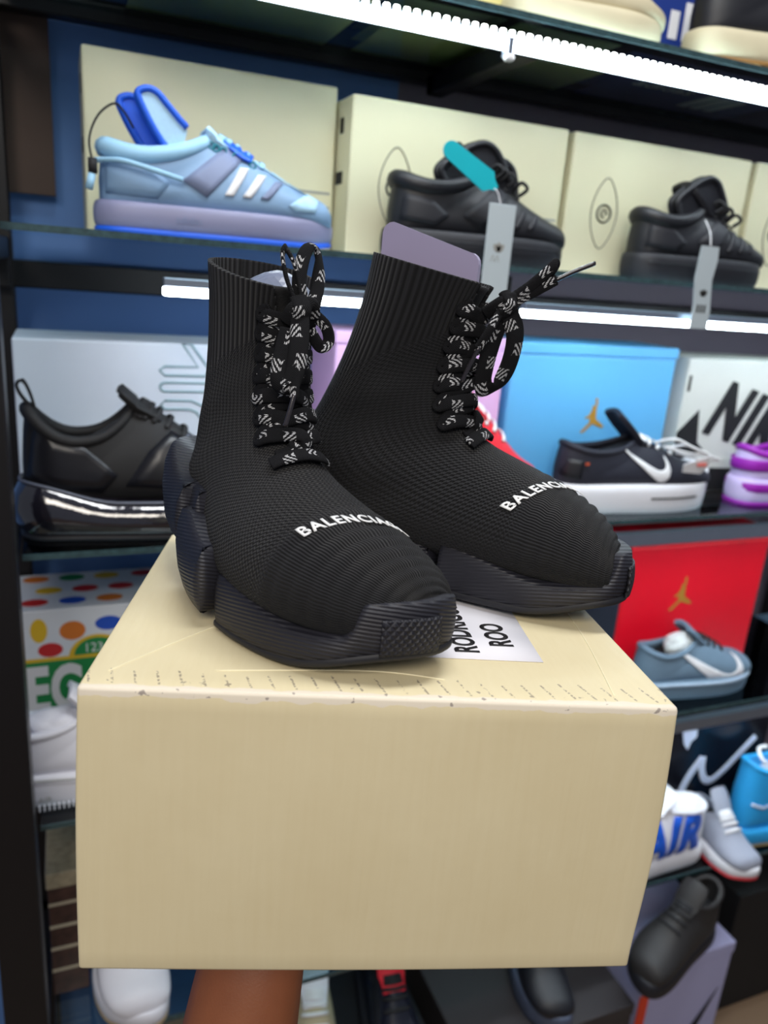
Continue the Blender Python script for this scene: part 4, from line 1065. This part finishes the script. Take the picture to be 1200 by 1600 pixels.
sh, LF, bv = sneaker('sneaker', 'white sneaker with big blue letters on its side', 'shoe', (1.272, 1.05, BT), pi, .30, 1.12, M_WHITEL, M_WSOLE, .045, M_WHITEL, M_WHITEL, M_WHITE, M_WHITEL, None, None, 1.05, .006, 5, mirror=1, dip=.004, bulge=.004)
me = text_mesh('AIR', .122, 0, .006, .15, .80, 1.10); me.transform(frame((.196, .3, .054), (-1, 0, 0), (0, 0, 1)))
project_mesh('lettering', me, M_BLUEP, sh, bv, None, (0, -1, 0), .0018, .002, 2)
t_ = crumple('paper_stuffing', M_WHITEL, (0, 0, 0), .055, .030, .022, 21, None, .3); t_.location = (1.200, 1.05, BT+.143); tag(t_, 'white tissue bulging from the white sneaker with blue letters', 'paper')
sneaker('sneaker', 'grey white sneaker with red sole edge jutting out over the bottom shelf', 'shoe', (1.324, 1.125, BT+.0005), radians(-90), .19, .8, mat('light grey mesh', rgb(150, 155, 170), .7), M_WSOLE, .035, None, None, M_WHITE, M_BLACK, None, mat('red rubber', rgb(190, 40, 50), .5), 1.0, wf=.85)
M_LBLUE = mat('bright sky leather', rgb(40, 160, 225), .5, 0, .05, 30)
sh, LF, bv = sneaker('sneaker', 'bright sky blue high sneaker cut off by the right edge', 'shoe', (1.378, 1.06, BT), 0, .30, 1.6, M_LBLUE, M_LBLUE, .045, M_LBLUE, M_LBLUE, M_WHITE, M_WHITE, None, mat('gum rubber', rgb(150, 130, 90), .6), 1.05, .03, 6, dip=.02)
side_decal('pale_curve', [(.02, .11), (.05, .10), (.09, .115), (.09, .122), (.05, .108), (.02, .118)], M_SIL, sh, bv, off=.0018)
tube('collar_edge', [(.03, -.03, .222), (.02, -.022, .235), (.03, -.005, .245), (.06, .0, .24)], .004, M_WHITE, sh, 6, res=16)
# left of the bottom shelf
e = tag(empty('shoe_box', (-.062, 1.10, BT)), 'dark brown patterned box beside the left post', 'box')
M_BRP = mat('brown patterned card', rgb(72, 48, 40), .5, 0, .9, 60)
box('carton', 0, .056, 0, .15, 0, .22, M_BRP, e, .002); box('lid', -.002, .058, -.002, .152, .22, .25, mat('straw patterned card', rgb(170, 158, 130), .5, 0, .5, 80), e, .002)
for i in range(4): box('cream_line', 0, .056, -.0006, 0, .05+i*.045, .056+i*.045, mat('cream ink', rgb(190, 176, 150), .6), e)
sh, LF, bv = sneaker('sneaker', 'white sneaker pointing out from the bottom shelf beside the arm', 'shoe', (.066, 1.285, BT), radians(-90), .30, .95, M_WHITEL, M_WHITEL, .038, M_WHITEL, M_WHITEL, M_WHITE, M_WHITEL, None, mat('tan rubber', rgb(170, 150, 120), .6), 1.05, wf=1.14)

# ------------------------------------------------------------------ floor level
def floor_box(x0, x1, y0, y1, z1, m, label, lid=.03):
    e = tag(empty('shoe_box', (x0, y0, ZF)), label, 'box')
    box('carton', 0, x1-x0, 0, y1-y0, 0, z1-ZF-lid, m, e, .003); box('lid', -.002, x1-x0+.002, -.002, y1-y0+.002, z1-ZF-lid, z1-ZF, m, e, .003)
    return e
M_LAV = mat('lavender white card', rgb(168, 168, 205), .55, 0, .03)
e = floor_box(1.085, 1.335, .94, 1.24, .185, M_LAV, 'lavender white box with black tick standing on the floor')
box('orange_panel', -.003, .022, -.0035, -.002, .0, .235, mat('orange red card', rgb(215, 60, 25), .5), e)
plate('tick', swoosh(.19, .10, .16, 1, radians(35)), .0008, M_BLACK, e, front(0, -.002, 0))
M_DKB = mat('dark grey card', rgb(48, 44, 46), .6, 0, .1, 10)
floor_box(.66, 1.06, .93, 1.22, .115, M_DKB, 'dark grey box on the floor under the grey soled shoe')
floor_box(.18, .62, .93, 1.22, .10, mat('black card', rgb(22, 22, 26), .5), 'black box on the floor under the beige shoe')
floor_box(1.40, 1.66, 1.0, 1.28, .235, mat('matte black card', rgb(14, 13, 14), .7), 'matte black box on the floor by the right edge')
M_DUST = mat('dusty black leather', rgb(36, 34, 34), .6, 0, .2, 40)
sneaker('sneaker', 'black high sneaker on the lavender box', 'shoe', (1.285, .985, .1855), radians(197), .27, 1.1, M_DUST, M_BLACKSOLE, .04, M_DUST, M_DUST, M_BLACK, M_BLACK, None, None, 1.05, .02)
sneaker('sneaker', 'dark sneaker with a grey rounded sole on the dark grey box', 'shoe', (.925, 1.19, .1155), radians(-105), .28, .85, M_BLACKL, mat('slate rubber', rgb(70, 78, 98), .5), .045, M_BLACKL, M_BLACKL, M_BLACK, M_BLACK, None, None, 1.05)
sh, LF, bv = sneaker('sneaker', 'beige and white sneaker just right of the arm', 'shoe', (.415, 1.21, .1005), radians(-100), .29, 1.0, mat('beige suede', rgb(178, 165, 135), .7), M_WSOLE, .035, M_WHITEL, M_WHITEL, M_WHITE, M_BLACK, None, None, 1.05)
sneaker('sneaker', 'shiny dark navy sneaker with a red tab beside the beige one', 'shoe', (.56, 1.20, .1005), radians(-95), .29, .95, mat('patent navy', rgb(24, 26, 38), .2, 0, .1, 20), M_BLACKSOLE, .035, M_RED, M_BLACKL, M_BLACK, M_BLACK, None, None, 1.05)

# ------------------------------------------------------------------ above the top glass
TP = SHELF['top']
M_OLIVE = mat('olive cream card', rgb(226, 218, 150), .6, 0, .05, 8)
for i, (x0, x1, y0, lb) in enumerate(((.10, .40, 1.06, 'olive cream box on the top shelf at the left'), (.44, .625, 1.14, 'olive cream box on the top shelf left of the brace'), (.64, .83, 1.14, 'olive cream box on the top shelf right of the brace'))):
    e = tag(empty('shoe_box', (x0, y0, TP)), lb, 'box', 'olive cream boxes on the top shelf')
    box('carton', 0, x1-x0, 0, 1.33-y0, 0, .12, M_OLIVE, e, .003); box('lid', -.002, x1-x0+.002, -.002, 1.332-y0, .12, .145, M_OLIVE, e, .003)
M_ROYAL = mat('royal blue card', rgb(24, 52, 130), .5)
e = tag(empty('shoe_box', (.86, 1.155, TP)), 'royal blue box with white lettering and stripes on the top shelf', 'box')
box('carton', 0, .34, 0, .17, 0, .15, M_ROYAL, e, .003)
text('lettering', 'adidas', .05, M_WHITE, e, front(.04, -.0008, .012))
text('lettering', 'adidas', .05, M_WHITE, e, frame((.04, .05, -.0006), (1, 0, 0), (0, -1, 0)))
for i in range(3):
    box('stripe', .06+i*.028, .078+i*.028, -.0008, 0, .06, .10+i*.015, M_WHITE, e)
    box('stripe', .20+i*.03, .22+i*.03, .03, .12, -.0008, 0, M_WHITE, e)
sneaker('sneaker', 'pale beige shoe with its sole showing through the top glass', 'shoe', (.575, 1.07, TP), 0, .26, .8, mat('pale beige suede', rgb(190, 180, 150), .7), mat('cream rubber', rgb(205, 196, 165), .6), .035, None, None, M_WHITE, M_BLACK)
sneaker('sneaker', 'black sneaker with a cream and gum sole in the upper right corner', 'shoe', (.885, 1.06, TP), radians(-4), .30, .9, M_BLACKL, mat('cream rubber', rgb(205, 196, 165), .6), .045, M_BLACKL, M_BLACKL, M_WHITE, M_BLACK, None, mat('gum brown', rgb(150, 112, 60), .6), 1.12)
